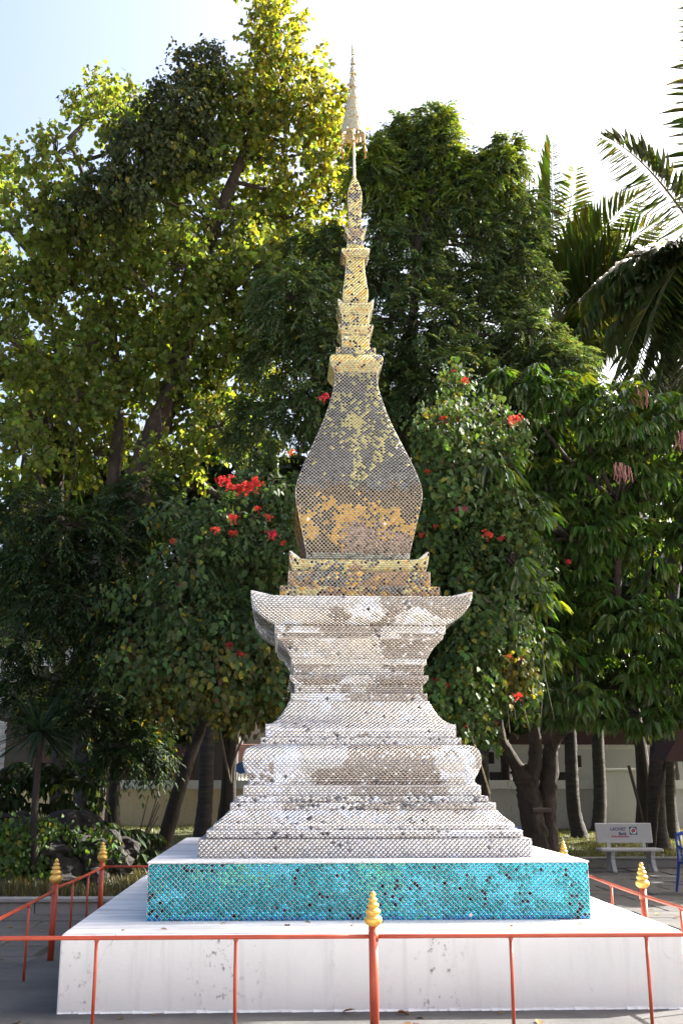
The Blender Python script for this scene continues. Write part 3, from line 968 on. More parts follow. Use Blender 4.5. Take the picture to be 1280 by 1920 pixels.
def vary(base, n, g, amt=.35, yellow=0.0, ycol=(.24, .21, .02)):
    c = np.array(base)[None] * (1 + amt * (g.random((n, 1)) * 2 - 1)) * (1 + .12 * g.normal(size=(n, 3)))
    if np.ndim(yellow) or yellow > 0:
        t = (g.random(n) < yellow)[:, None] * (.4 + .6 * g.random((n, 1)))
        c = c * (1 - t) + np.array(ycol)[None] * t
    return c


def bodhi_leaves(L, lobes, dens, g, base, size=.12, per=11, yellow=.08, yfun=None):
    P, O, K = in_lobes(lobes, dens, g, .3)
    n = len(P)
    tw = unit(O * .8 + rdir(n, g) * .7 + np.array([0, 0, -.1]))
    ln = .25 + .3 * g.random(n)
    u = g.random((n, per))
    B = P[:, None] + tw[:, None] * (u * ln[:, None])[..., None] + g.normal(size=(n, per, 3)) * .035
    B = B.reshape(-1, 3); m = len(B)
    A = rdir(m, g) * .75 + np.repeat(O, per, 0) * .25 + np.array([0, 0, -.75])
    Nn = rdir(m, g) + np.array([0, -.35, .25])
    yl = np.full(m, yellow) if yfun is None else np.clip(yellow + yfun(B), 0, .95)
    tone = np.repeat(.75 + .5 * g.random(n), per)[:, None]
    s = size * (.65 + .6 * g.random(m))
    L.add(B, A, Nn, s, s * .95, HEART, vary(base, m, g, .3, yl) * tone)
    return P, tw, ln


def pinnate_leaves(L, lobes, dens, g, base, per=5, length=.34, pairs=6, leaf=.1, wide=.036, yellow=.02, droop=.5):
    P, O, K = in_lobes(lobes, dens, g, .4)
    n = len(P)
    R_ = np.repeat(P, per, 0); Od = np.repeat(O, per, 0)
    m = len(R_)
    A = unit(Od * .8 + rdir(m, g) * .8 + np.array([0, -.15, -.05]))
    Nn = unit(np.array([0, 0, 1.0]) + rdir(m, g) * .45)
    Sd = unit(np.cross(Nn, A))
    ln = length * (.6 + .7 * g.random(m))
    tone = np.repeat(.7 + .6 * g.random(n), per) * (.85 + .3 * g.random(m))
    for i in range(pairs + 1):
        t = .18 + .82 * i / pairs
        cen = R_ + A * (ln * t)[:, None] + np.array([0, 0, -1.0]) * (droop * ln * t * t)[:, None]
        for sgn in (-1, 1):
            if i == pairs and sgn > 0: continue
            ax = A * (.55 if i < pairs else 1.0) + Sd * (sgn * .8 if i < pairs else 0) + np.array([0, 0, -.35 - .3 * t]) + rdir(m, g) * .18
            c = vary(base, m, g, .22, yellow) * tone[:, None]
            s = leaf * (.75 + .4 * g.random(m)) * (1 - .25 * abs(t - .6))
            L.add(cen, ax, Nn + rdir(m, g) * .35, s, s * wide / leaf, OVAL, c)
    return P


def long_leaves(L, lobes, dens, g, base, per=8, leaf=.26, wide=.075, yellow=.03):
    P, O, K = in_lobes(lobes, dens, g, .55)
    n = len(P)
    m = n * per
    C0 = np.repeat(P, per, 0); Od = np.repeat(O, per, 0)
    az = np.tile(np.arange(per) / per * 2 * math.pi, n) + g.random(m) * .7
    ring = np.stack([np.cos(az), np.sin(az), np.zeros(m)], 1)
    A = ring * .75 + Od * .35 + np.array([0, 0, -.55]) + rdir(m, g) * .22
    Nn = np.array([0, 0, 1.0]) + ring * .5 + rdir(m, g) * .25
    tone = np.repeat(.65 + .7 * g.random(n), per)[:, None]
    s = leaf * (.65 + .55 * g.random(m))
    yl = np.repeat(g.random(n) < yellow, per) * .8
    L.add(C0 + ring * .03, A, Nn, s, s * wide / leaf, BLADE, vary(base, m, g, .25, yl, (.15, .17, .02)) * tone)
    return P


def vine_leaves(L, lobes, dens, g, base, leaf=.085, per=9, yellow=.08, hang=.5, strands=0):
    P, O, K = in_lobes(lobes, dens, g, .72)
    n = len(P)
    dirn = unit(O * .25 + rdir(n, g) * .45 + np.array([0, -.12, -hang]))
    ln = .2 + .35 * g.random(n)
    u = np.tile(np.arange(per) / per, (n, 1))
    B = (P[:, None] + dirn[:, None] * (u * ln[:, None])[..., None] + g.normal(size=(n, per, 3)) * .035).reshape(-1, 3)
    m = len(B)
    A = rdir(m, g) * .6 + np.array([0, -.1, -.75])
    Nn = np.repeat(O, per, 0) * .7 + rdir(m, g) * .6 + np.array([0, -.3, .3])
    tone = np.repeat(.7 + .6 * g.random(n), per)[:, None]
    s = leaf * (.6 + .7 * g.random(m))
    L.add(B, A, Nn, s, s * .78, HEART, vary(base, m, g, .3, yellow) * tone)
    return P


def limbs(parent, start_pts, lobes, mat, g, r0=.05, per=6, name='branch'):
    """for each lobe a limb from the nearest trunk point, forking into twigs out to its skin"""
    S_ = [Vector(p) for p in start_pts]
    for (x, y, z, rx, ry, rz) in lobes:
        mb = MB()
        c = Vector((x, y, z))
        cand = [p for p in S_ if p.z < c.z + .2] or S_
        s = min(cand, key=lambda p: (p - c).length)
        mid = s.lerp(c, .5) + Vector((rnd.uniform(-.2, .2), rnd.uniform(-.2, .2), rnd.uniform(-.25, .1)))
        mb.tube(spline([s, mid, c], 4), list(np.linspace(r0, r0 * .4, 9)), 6, .12)
        for _ in range(per):
            d = Vector(rdir(1, g)[0]); d.z = abs(d.z) * .8 + .1 if rnd.random() < .7 else d.z
            e = c + Vector((d.x * rx, d.y * ry, d.z * rz)) * rnd.uniform(.8, 1.05)
            m_ = c.lerp(e, .5) + Vector((rnd.uniform(-.08, .08), rnd.uniform(-.08, .08), rnd.uniform(-.06, .1)))
            mb.tube(spline([c, m_, e], 3), list(np.linspace(r0 * .38, .006, 7)), 5, .1)
        mb.done(name, mat, parent, True)


def trunk(parent, pts, r0, r1, mat, name='trunk', flare=0.0, wob=.09, seg=12):
    sp = spline(pts, 7)
    n = len(sp)
    rad = [r0 + (r1 - r0) * i / (n - 1) for i in range(n)]
    zb = sp[0][2]
    rad = [r * (1 + flare * math.exp(-max(0, (sp[i][2] - zb)) / .22)) for i, r in enumerate(rad)]
    return MB().tube(sp, rad, seg, wob).done(name, mat, parent, True)


# ------------------------------------------------------------------ trees
BODHI=[(-0.21,18.62,17.07,0.48,0.57,0.79),(-0.46,18.75,18.4,0.46,0.5,0.58),(-0.09,18.99,16.05,0.85,0.74,0.8),(-0.81,18.89,15.11,0.9,0.78,0.84),(0.69,18.65,15.29,0.45,0.5,0.56),(-1.54,18.9,15.41,0.79,0.66,0.67),(0.38,19.25,14.43,0.91,0.76,0.79),(-1.15,20.35,14.71,1.07,0.86,0.83),(-2.2,18.67,13.85,0.87,0.74,0.76),(-4.22,20.31,16.17,0.72,0.62,0.66),(-3.33,18.95,15.08,0.62,0.53,0.56),(-4.63,18.44,13.76,0.54,0.5,0.45),(-4.96,18.23,12.3,0.73,0.59,0.57),(-3.99,18.52,12.5,0.96,0.76,0.74),(-3.03,20.72,13.43,1.01,0.83,0.83),(-1.48,19.1,12.29,0.98,0.79,0.77),(0.05,20.11,13.41,0.99,0.81,0.81),(1.06,20.39,15.2,0.54,0.57,0.72),(1.26,20.76,14.22,0.42,0.5,0.48),(-5.47,19.35,11.26,0.76,0.63,0.65),(-4.23,19.6,11.41,0.94,0.77,0.77),(-2.79,20.31,11.55,1.03,0.87,0.91),(-1.2,18.78,10.48,1.0,0.85,0.9),(0.06,19.44,11.65,0.66,0.6,0.66),(-5.36,18.89,9.89,0.63,0.52,0.52),(-2.27,19.25,9.64,1.01,0.81,0.8),(-0.91,19.93,9.71,0.88,0.77,0.83),(-1.22,18.34,7.99,0.6,0.5,0.5),(-4.76,18.21,7.38,0.49,0.5,0.59),(-6.52,19.98,14.21,0.69,0.62,0.69),(-6.85,20.14,12.13,0.79,0.76,0.91),(-4.07,19.22,9.94,0.64,0.5,0.48),(-3.26,20.02,10.43,0.78,0.65,0.67),(-3.09,19.97,9.23,0.77,0.62,0.6),(-3.98,19.04,8.86,0.62,0.52,0.52),(-4.93,19.9,9.4,0.65,0.54,0.54),(-1.75,19.77,8.94,0.76,0.63,0.65),(-2.02,18.66,7.45,0.6,0.5,0.45),(-3.81,20.12,8.0,0.6,0.51,0.54),(-0.57,18.99,10.24,0.74,0.67,0.74),(-4.63,19.24,12.06,0.76,0.64,0.65),(-3.37,18.86,11.76,0.75,0.63,0.64),(-1.91,18.24,11.22,0.72,0.61,0.62),(-0.66,20.75,13.63,0.84,0.7,0.72),(-0.68,18.41,11.22,0.63,0.57,0.63),(-4.91,19.18,8.45,0.52,0.5,0.47),(-5.62,20.74,7.25,0.55,0.5,0.55)]
BODHIC=[(-1.75,18.4,15.87,0.55,0.5,0.55),(-2.23,18.08,14.73,0.7,0.5,0.59),(-2.82,18.08,13.68,0.74,0.5,0.63),(-3.28,17.94,12.75,0.67,0.5,0.52),(-2.04,18.59,14.17,0.76,0.5,0.65),(-3.95,18.32,12.5,0.58,0.5,0.37)]
CENT=[(1.69,18.17,13.26,0.45,0.5,0.53),(2.28,18.56,13.89,0.33,0.5,0.55),(3.0,18.21,13.92,0.39,0.5,0.52),(2.52,18.46,12.73,0.81,0.65,0.64),(3.56,18.21,12.96,0.64,0.55,0.59),(4.24,18.01,13.33,0.45,0.5,0.43),(0.59,18.74,11.89,0.64,0.58,0.64),(0.1,17.01,9.98,0.72,0.63,0.67),(0.89,18.33,10.64,0.73,0.65,0.73),(2.33,18.07,11.34,0.93,0.77,0.78),(3.67,18.42,11.9,0.9,0.77,0.8),(4.61,18.46,12.42,0.54,0.5,0.54),(4.78,18.69,11.36,0.59,0.56,0.64),(-0.13,17.68,9.23,0.69,0.6,0.64),(1.01,16.88,8.9,0.75,0.64,0.66),(2.46,17.68,9.81,1.0,0.79,0.75),(3.8,18.35,10.25,1.04,0.82,0.78),(4.53,17.57,9.58,0.6,0.5,0.5),(0.26,16.97,7.92,0.7,0.57,0.56),(1.83,17.65,8.41,0.78,0.62,0.59),(2.92,17.08,8.51,0.76,0.6,0.57),(4.92,17.31,8.84,0.78,0.52,0.39),(4.24,18.64,9.27,0.83,0.61,0.52),(-0.4,17.53,7.72,0.57,0.5,0.48),(2.08,18.29,7.7,0.7,0.59,0.6),(3.01,18.2,14.43,0.22,0.5,0.39),(2.31,18.5,14.32,0.2,0.5,0.39),(3.28,18.3,14.58,0.15,0.5,0.28),(1.77,18.1,13.63,0.19,0.5,0.36),(4.39,18,13.72,0.21,0.5,0.28),(3.6,18.2,13.46,0.24,0.5,0.36),(2.55,18.2,13.36,0.24,0.5,0.43)]
ASH=[(4.71,16.37,7.91,0.77,0.55,0.46),(5.75,16.21,7.62,0.81,0.61,0.54),(6.81,16.61,7.59,0.74,0.58,0.55),(4.06,17.19,7.76,0.57,0.5,0.47),(5.02,17.32,7.21,0.86,0.64,0.57),(5.89,16.83,6.78,0.88,0.66,0.6),(6.94,17.05,6.66,0.75,0.63,0.65),(4.33,17.08,6.16,0.65,0.54,0.55),(5.29,16.92,5.75,0.91,0.68,0.59),(6.45,17.28,5.46,0.93,0.69,0.6),(4.48,17.17,4.96,0.64,0.51,0.5),(5.34,17.09,4.4,0.9,0.67,0.59),(6.14,16.35,4.02,0.82,0.62,0.56),(4.61,16.94,3.57,0.71,0.56,0.53),(5.71,17.38,3.26,0.9,0.63,0.5),(6.28,16.37,3.08,0.68,0.54,0.51),(4.61,16.13,2.81,0.58,0.5,0.37),(5.72,16.47,2.59,0.59,0.5,0.3),(7.64,17.03,5.7,0.83,0.87,1.11),(7.13,16.13,3.48,0.76,0.69,0.76),(3.88,16.29,8.11,0.55,0.5,0.41),(4.53,17.23,7.38,0.52,0.5,0.47),(4.12,16.89,5.55,0.45,0.5,0.45),(3.93,16.75,4.24,0.44,0.5,0.48),(4.18,17.5,3.0,0.41,0.5,0.41),(3.25,14.4,6.01,0.31,0.5,0.27),(3.67,14.8,5.47,0.36,0.5,0.32),(3.28,14.3,4.55,0.23,0.5,0.23),(3.73,15,4.13,0.4,0.5,0.36),(3.79,15.2,3.52,0.36,0.5,0.36)]
VR=[(2.32,14.12,6.64,0.37,0.5,0.35),(2.8,14.68,6.34,0.48,0.5,0.48),(2.38,14.19,5.77,0.38,0.5,0.46),(2.51,14.58,5.32,0.55,0.5,0.51),(3.18,14.76,5.54,0.48,0.5,0.48),(2.94,14.94,4.76,0.64,0.5,0.48),(3.54,15.06,4.95,0.36,0.5,0.4),(2.42,14.71,4.46,0.47,0.5,0.39),(2.55,14.25,3.85,0.45,0.5,0.37),(2.96,14.19,3.84,0.45,0.5,0.37),(3.34,14.84,3.4,0.31,0.5,0.54),(2.6,14.21,3.17,0.41,0.5,0.41),(2.29,14.24,2.73,0.37,0.5,0.37),(2.77,14.86,2.56,0.32,0.5,0.31),(2.6,14.97,7.57,0.17,0.5,0.5),(3.43,14.9,6.81,0.37,0.5,0.25),(2.17,14.89,5.98,0.24,0.5,0.32),(3.06,14.63,7.01,0.32,0.5,0.28),(3.54,14.65,4.46,0.27,0.5,0.23)]
VL=[(-0.33,15.28,5.81,0.66,0.5,0.41),(-0.86,14.72,5.16,0.63,0.5,0.39),(-0.04,14.81,5.03,0.35,0.5,0.35),(-1.37,14.55,4.64,0.5,0.5,0.34),(-0.71,15.2,4.54,0.72,0.5,0.48),(-1.2,14.52,3.87,0.6,0.5,0.42),(-0.37,14.73,3.83,0.61,0.5,0.46),(-0.21,14.67,3.29,0.45,0.5,0.38),(-0.94,14.38,3.17,0.74,0.5,0.41),(-1.57,14.83,2.92,0.45,0.5,0.34),(-0.28,14.96,2.71,0.53,0.5,0.27),(-1.79,15.21,3.57,0.47,0.5,0.39),(-0.94,14.63,2.68,0.52,0.5,0.22),(-2.06,15.29,4.22,0.44,0.5,0.4),(-2.09,14.92,3.31,0.42,0.5,0.38),(-1.61,15.12,5.5,0.4,0.5,0.32)]
DARKL=[(-3.98,15.62,5.69,0.58,0.5,0.25),(-3.22,15.63,5.4,0.66,0.5,0.26),(-2.38,16.57,5.96,0.62,0.5,0.49),(-3.72,15.83,4.89,0.66,0.5,0.33),(-2.8,16.19,4.97,0.76,0.5,0.36),(-3.4,15.68,4.2,0.65,0.5,0.33),(-2.26,15.64,4.12,0.61,0.5,0.41),(-2.88,16.61,3.58,0.64,0.5,0.38),(-4.05,16.53,3.73,0.42,0.5,0.34),(-2.19,16.78,2.84,0.47,0.5,0.34),(-3.91,16.54,2.9,0.5,0.5,0.34),(-2.92,15.77,2.6,0.48,0.5,0.32),(-2.23,16.06,2.07,0.56,0.5,0.32)]
BACKT=[(-6.18,25.16,6.83,1.58,0.91,1.45),(-3.9,25.25,8.24,1.61,1.01,1.75),(-3.5,23.53,4.89,1.34,0.8,1.34),(-1.38,25.51,9.04,1.65,0.99,1.65),(-1.44,25.3,5.95,1.72,1.03,1.72),(-1.15,23.3,3.44,1.31,0.61,0.71),(0.95,25.48,7.92,1.77,1.14,2.04),(1.46,25.17,4.89,1.57,0.94,1.57),(3.5,24.15,8.02,1.69,1.05,1.82),(3.77,23.97,4.75,1.5,0.9,1.5),(5.73,25.15,9.02,1.64,0.98,1.64),(5.26,23.62,5.96,1.5,0.9,1.5),(5.83,24.91,3.85,1.55,0.77,1.03),(7.79,24.08,9.41,1.72,0.95,1.46),(8.48,25.54,7.03,1.78,1.07,1.78),(9.74,24.12,10.15,1.34,0.84,1.47),(9.41,23.66,5.36,1.5,1.05,2.0),(2.33,25.32,10.47,1.67,0.96,1.53),(-3.3,23.69,2.76,1.32,0.57,0.6),(-4.99,24.88,3.18,0.75,0.5,0.75)]
TRUNKB=[(-3.25,19.5,0.67),(-3.43,19.5,2.17),(-3.47,19.5,4.63),(-3.06,19.5,6.62),(-2.6,19.5,8.04),(-2.27,19.5,9.06),(-2.0,19.5,10.45),(-1.51,19.5,12.76),(-0.77,19.5,15.08),(-0.28,19.5,17.67)]
TRUNKB2=[(-3.15,19.5,6.4),(-2.36,19.2,6.87),(-1.64,19,7.03),(-1.11,18.8,6.77),(-0.62,18.8,7.3)]
TRUNKB3=[(-3.35,19.5,6.19),(-3.32,19.6,7.51),(-3.32,19.7,8.66),(-3.56,19.7,10.75),(-4.02,19.7,13.2),(-4.69,19.7,14.99)]
TRUNKB4=[(-4.32,20,6.3),(-4.92,20,7.39),(-4.72,20,9.21),(-4.74,20,10.39),(-5.37,20,12.34)]
LEAN=[(-2.09,19,0.43),(-1.84,19,1.23),(-1.65,19,1.88),(-1.45,19,2.44),(-1.17,18,3.11),(-0.86,17,3.81)]
PALMT_L=[(-1.57,22,0.53),(-1.53,22,1.18),(-1.52,22,2.03),(-1.52,22,2.9),(-1.68,22,4.46),(-2.72,22,8.0)]
THINL=[(-2.77,18,0.87),(-2.77,18,1.25),(-2.78,18,2.12),(-2.85,18,3.02)]
TWIN=[(4.62,19.3,0.39),(4.59,19.3,0.85),(4.48,19.3,1.51),(4.34,19.3,1.79)]
TWIN_a=[(4.39,19.3,1.7),(4.14,19.2,2.12),(3.99,19,2.35)]
TWIN_b=[(4.52,19.3,1.41),(4.62,19.2,1.79),(4.62,19,2.26),(4.5,18.5,2.8)]
TWIN_c=[(4.83,19.4,0.39),(4.88,19.4,1.22),(4.94,19.3,1.79),(4.99,19.2,2.26),(5.22,18.7,2.62),(5.53,18,3.13)]
PT1=[(7.0,25,0.33),(6.91,25,0.87),(6.91,25,1.72),(6.93,25,2.59),(6.92,25,4.24),(7.17,25,13.12)]
PT2=[(7.93,26.5,0.47),(8.0,26.5,1.08),(8.03,26.5,1.86),(8.04,26.5,2.52),(8.1,26.5,3.72)]
PT3=[(7.8,22,0.48),(7.83,22,1.17),(7.93,22,2.04),(8.13,22,3.37),(8.84,21,9.05),(9.2,20,12.77)]
VST=[(3.22,17,0.78),(3.27,17,1.43),(3.17,16.5,1.84),(2.96,16,2.15),(2.81,15.5,2.52)]
PALM_R2=[(7.18,25,13.27),(6.31,25,18.49),(7.38,25,18.8),(8.02,25,17.98),(9.79,24,15.78),(8.44,25,16.63),(8.87,24.5,12.25),(7.24,24.5,11.85),(5.34,25.5,14.9),(4.8,26,18.34),(9.07,26,13.29),(6.35,25,12.49),(9.39,24,13.82),(7.9,24,11.51),(8.88,24.5,15.23),(9.83,24,14.97),(9.43,24.5,16.76),(9.14,25.5,16.44),(9.45,24,12.85)]
PALM_R3=[(9.2,20,12.77),(7.1,20,15.57),(6.34,19.5,10.96),(5.68,19.5,10.11),(6.73,19,8.55),(7.25,19,8.33),(7.7,18.5,8.38),(7.51,20.5,10.82),(11.63,20,15.76),(11.01,20,10.54),(10.23,20,8.72),(6.57,19.5,10.24),(7.18,19.2,9.31),(7.57,19,9.58),(7.76,19,8.68),(6.22,19.2,9.64),(6.56,19,9.11),(8.02,19,8.57),(6.36,20,11.57),(7.28,18.8,10.29)]
PALM_L=[(-5.03,22,9.34),(-3.79,21.5,7.48),(-5.8,21.5,7.11),(-4.12,22,12.36),(-6.46,22,10.99),(-5.91,22.5,11.75),(-3.47,22.3,9.34),(-7.07,22,9.69),(-4.54,21,6.53),(-4.92,23,12.27),(-5.81,21.5,8.79),(-3.99,22.5,10.71),(-5.31,21.5,6.53)]
FLR=[(2.35,14.1,6.66),(2.56,14.1,6.64),(3.35,14.0,6.63),(2.72,14.4,7.38),(2.07,14,5.83),(2.49,13.8,5.22),(2.85,13.8,4.87),(4.17,14.6,4.66),(1.96,14,4.9),(3.2,14,2.68),(2.51,14,2.28),(2.11,14,2.89),(2.22,14,2.82),(3.13,14.1,3.22),(2.56,14.5,7.55),(3.03,13.8,4.82)]
FLL=[(-0.76,14,5.64),(-0.49,14,5.57),(-0.67,14,5.12),(-0.34,14,5.26),(-0.91,14,4.95),(-0.67,14,4.91),(-0.13,13.9,4.87),(-1.51,14.2,4.83),(-1.4,14.2,4.19),(-0.69,14,3.35),(0.62,14.5,7.12),(0.13,14.5,6.25),(-0.85,14.1,5.7),(-0.59,14,5.54)]
FRUIT=[(5.97,16.0,7.85),(5.52,15.9,6.49),(6.63,16,7.09)]
g = np.random.default_rng(11)


def sat(lobes, n=2, k=.42):
    """small satellite clumps that break the outline of each lobe"""
    out = list(lobes)
    for (x, y, z, rx, ry, rz) in lobes:
        for _ in range(n):
            d = rdir(1, g)[0] * np.array([1, .6, 1])
            q = k * rnd.uniform(.6, 1.3)
            out.append((x + d[0] * rx, y + d[1] * ry, z + d[2] * rz, rx * q, ry * q, rz * q))
    return out


# bodhi tree
bo = thing('bodhi_tree', 'tall airy bodhi tree with yellow-green heart leaves and a leaning trunk', 'tree', (-3.25, 19.5, .2))
TRUNKB[0] = (-3.2, 19.5, .1)
trunk(bo, TRUNKB, .42, .05, M['bark_pale'], flare=.6, wob=.16, seg=14)
trunk(bo, TRUNKB2, .15, .03, M['bark_pale'], 'limb', wob=.14)
trunk(bo, TRUNKB3, .15, .04, M['bark_pale'], 'limb', wob=.12)
trunk(bo, TRUNKB4, .13, .04, M['bark_pale'], 'limb', wob=.12)
limbs(bo, spline(TRUNKB[3:], 4) + spline(TRUNKB2[1:], 3) + spline(TRUNKB3, 3) + spline(TRUNKB4, 3), BODHI, M['bark_pale'], g, .055, 9)
L = Leaves()
bodhi_leaves(L, sat(BODHI, 2), 60, g, (.135, .18, .04), .10, 13, .02,
             lambda B: np.clip((B[:, 0] + 1.2) * .2 + (B[:, 2] - 13.5) * .08, 0, .5))  # yellow towards the upper right paints the sun's glow into the leaves
L.build('crown', M['leaf_bodhi'], bo)
# hanging aerial roots and dead vine stems in the bodhi
for (x, y, z, l) in [(-4.05, 19, 8.2, 2.6), (-2.9, 18.9, 7.2, 1.8), (-1.9, 18.6, 10.2, 1.4), (-2.4, 18.7, 8.6, 1.7), (-2.0, 18.8, 13.0, 1.3), (-1.1, 18.5, 12.6, 1.5)]:
    MB().tube(spline([(x, y, z), (x + .08, y, z - l * .35), (x - .05, y, z - l * .7), (x + .22, y - .1, z - l)], 4), .014, 5).done('aerial_root', M['bark_pale'], bo)
# dark creeper smothering its middle
cr = thing('dark_creeper', 'dark green creeper smothering the top middle of the bodhi tree', 'creeper', (-2.4, 18.3, 12.5))
limbs(cr, TRUNKB[6:], BODHIC, M['twig'], g, .03, 6, 'stem')
L = Leaves()
vine_leaves(L, BODHIC, 210, g, (.04, .055, .016), .085, 9, .04, .7)
bodhi_leaves(L, BODHIC, 40, g, (.04, .055, .02), .08, 8, .05)
L.build('leaves', M['leaf_matt'], cr)

# feathery tree behind the spire
ce = thing('feathery_tree', 'dense dark green feathery-leaved tree rising behind the stupa spire', 'tree', (2.4, 18.4, .2))
TC = [(2.4, 18.6, .1), (2.3, 18.5, 2.5), (2.1, 18.3, 5), (2.2, 18.2, 7.5), (2.4, 18.1, 9.5), (2.6, 18, 12)]
trunk(ce, TC, .3, .06, M['bark'], flare=.4)
limbs(ce, spline(TC[2:], 4), CENT, M['bark'], g, .05, 8)
L = Leaves()
pinnate_leaves(L, sat(CENT, 3), 40, g, (.066, .108, .042), 5, .36, 6, .115, .042, .02)
pinnate_leaves(L, CENT[:6] + CENT[25:], 60, g, (.13, .20, .03), 5, .34, 6, .11, .042, .06)  # sunlit look of the top lobes painted as lighter leaves
L.build('crown', M['leaf'], ce)

# broad-leaved tree on the right, and unseen trees added off to the side for shade
as_ = thing('drooping_leaf_tree', 'broad tree with drooping long glossy leaves right of the stupa', 'tree', (4.75, 19.3, .2))
TWIN[0] = (4.62, 19.3, .1)
trunk(as_, TWIN, .22, .17, M['bark_pale'], flare=.35, wob=.2, seg=16)
trunk(as_, TWIN_a + [(3.85, 18.6, 3.1), (3.7, 18.0, 4.2), (3.9, 17.6, 5.2)], .12, .04, M['bark_pale'], 'limb')
trunk(as_, TWIN_b + [(4.6, 17.6, 4.2), (4.9, 17, 5.6)], .15, .06, M['bark_pale'], 'limb')
TWIN_c[0] = (4.83, 19.4, .1)
trunk(as_, TWIN_c + [(5.7, 17.3, 4.4), (5.8, 17, 6.2)], .19, .06, M['bark_pale'], 'limb', flare=.25, wob=.12)
limbs(as_, [(4.6, 17.6, 4.2), (4.9, 17, 5.6), (5.7, 17.3, 4.4), (5.8, 17, 6.2), (5.53, 18, 3.13)], ASH, M['bark'], g, .045, 7)
L = Leaves()
long_leaves(L, sat(ASH, 2), 44, g, (.066, .125, .026), 9, .27, .08, .06)
L.build('crown', M['leaf_gloss'], as_)
for k, (x, y, z) in enumerate(FRUIT):
    mb = MB()
    for i in range(16):
        a, b = x + rnd.gauss(0, .1), y + rnd.gauss(0, .07)
        t = z + rnd.uniform(0, .12)
        mb.tube([(a, b, t), (a + rnd.uniform(-.03, .03), b, t - .12), (a + rnd.uniform(-.05, .05), b, t - .26)], [.011, .014, .005], 5)
    o = mb.done('fruit_cluster', basic('fruit_pink', (.20, .07, .06), (.32, .13, .11), 20, .6, .1) if k == 0 else bpy.data.materials['fruit_pink'], as_)

SH = [thing('added_side_tree', 'leafy tree added beyond the right edge to shade the bench', 'tree', (11.2, 18.6, 0)),
      thing('added_side_tree', 'leafy tree added beyond the right edge to shade the paving', 'tree', (12.2, 22.4, .2))]
for o, lob in zip(SH, ([(11.2, 18.6, 4.6, 2.0, 1.9, 1.7), (12.6, 19.4, 5.6, 1.8, 1.7, 1.6), (10.6, 17.8, 3.6, 1.3, 1.2, 1.0), (13.4, 18.6, 4.4, 1.8, 1.6, 1.7)],
                       [(12.2, 22.4, 4.8, 2.2, 2.0, 1.9), (10.4, 22.2, 4.0, 1.7, 1.4, 1.4), (13.8, 23.2, 5.5, 2.0, 1.9, 1.7), (10.6, 24, 3.4, 1.5, 1.4, 1.2)])):
    b = o.location
    trunk(o, [(b.x, b.y, -.05), (b.x + .1, b.y, 1.6), (b.x, b.y + .1, 3.4), (b.x + .2, b.y, 5)], .22, .08, M['bark'], flare=.4)
    limbs(o, [(b.x, b.y + .1, 3.0)], lob, M['bark'], g, .07, 8)
    L = Leaves()
    long_leaves(L, lob, 30, g, (.04, .08, .02), 9, .3, .09, .03)
    L.build('crown', M['leaf_gloss'], o)

tp = thing('added_tall_tree', 'tall leafy tree added beyond the right edge to shade the left paving', 'tree', (11.4, 14.4, 0))  # unseen crown added on the sun's path to shade the ground
lob = [(10.5, 13.5, 10.0, 1.5, 1.2, 1.1), (11.8, 15.0, 10.4, 1.6, 1.2, 1.2), (10.2, 15.6, 10.4, 1.4, 1.2, 1.0), (12.6, 13.8, 11.0, 1.4, 1.2, 1.0), (11.0, 17, 10.6, 1.5, 1.2, 1.0)]
trunk(tp, [(11.4, 14.4, -.05), (11.5, 14.4, 3), (11.3, 14.5, 6.5), (11.4, 14.5, 9.5)], .2, .1, M['bark'], flare=.5)
limbs(tp, [(11.4, 14.5, 9.0)], lob, M['bark'], g, .06, 7)
L = Leaves(); bodhi_leaves(L, lob, 50, g, (.05, .09, .022), .2, 9, .03); L.build('crown', M['leaf'], tp)

# trees far behind that close the view low down
groups = [([0, 1, 2, 18, 19], 'dark bushy tree behind the bodhi trunk', (-4.2, 24.8)), ([3, 4, 5], 'dark bushy tree behind the red-flowered vine left of the stupa', (-1.3, 25.0)),
          ([6, 7, 17], 'dark bushy tree directly behind the stupa', (1.4, 25.3)), ([8, 9, 10, 11, 12], 'dark bushy tree behind the vine right of the stupa', (4.6, 24.6)),
          ([13, 14, 15, 16], 'dark bushy tree behind the long-leaved tree', (8.6, 25.2))]
for idx, lab, (bx, by) in groups:
    o = thing('bushy_tree', lab, 'tree', (bx, by, .2), 'bushy trees closing the garden')
    lob = [BACKT[i] for i in idx]
    T_ = [(bx, by, .1), (bx + .1, by, 2), (bx - .1, by, 4.5), (bx, by, 7)]
    trunk(o, T_, .2, .06, M['bark'], flare=.4)
    limbs(o, T_[1:], lob, M['bark'], g, .06, 6)
    L = Leaves()
    bodhi_leaves(L, lob, 52, g, (.03, .052, .014), .21, 9, .03)
    L.build('crown', M['leaf'], o)

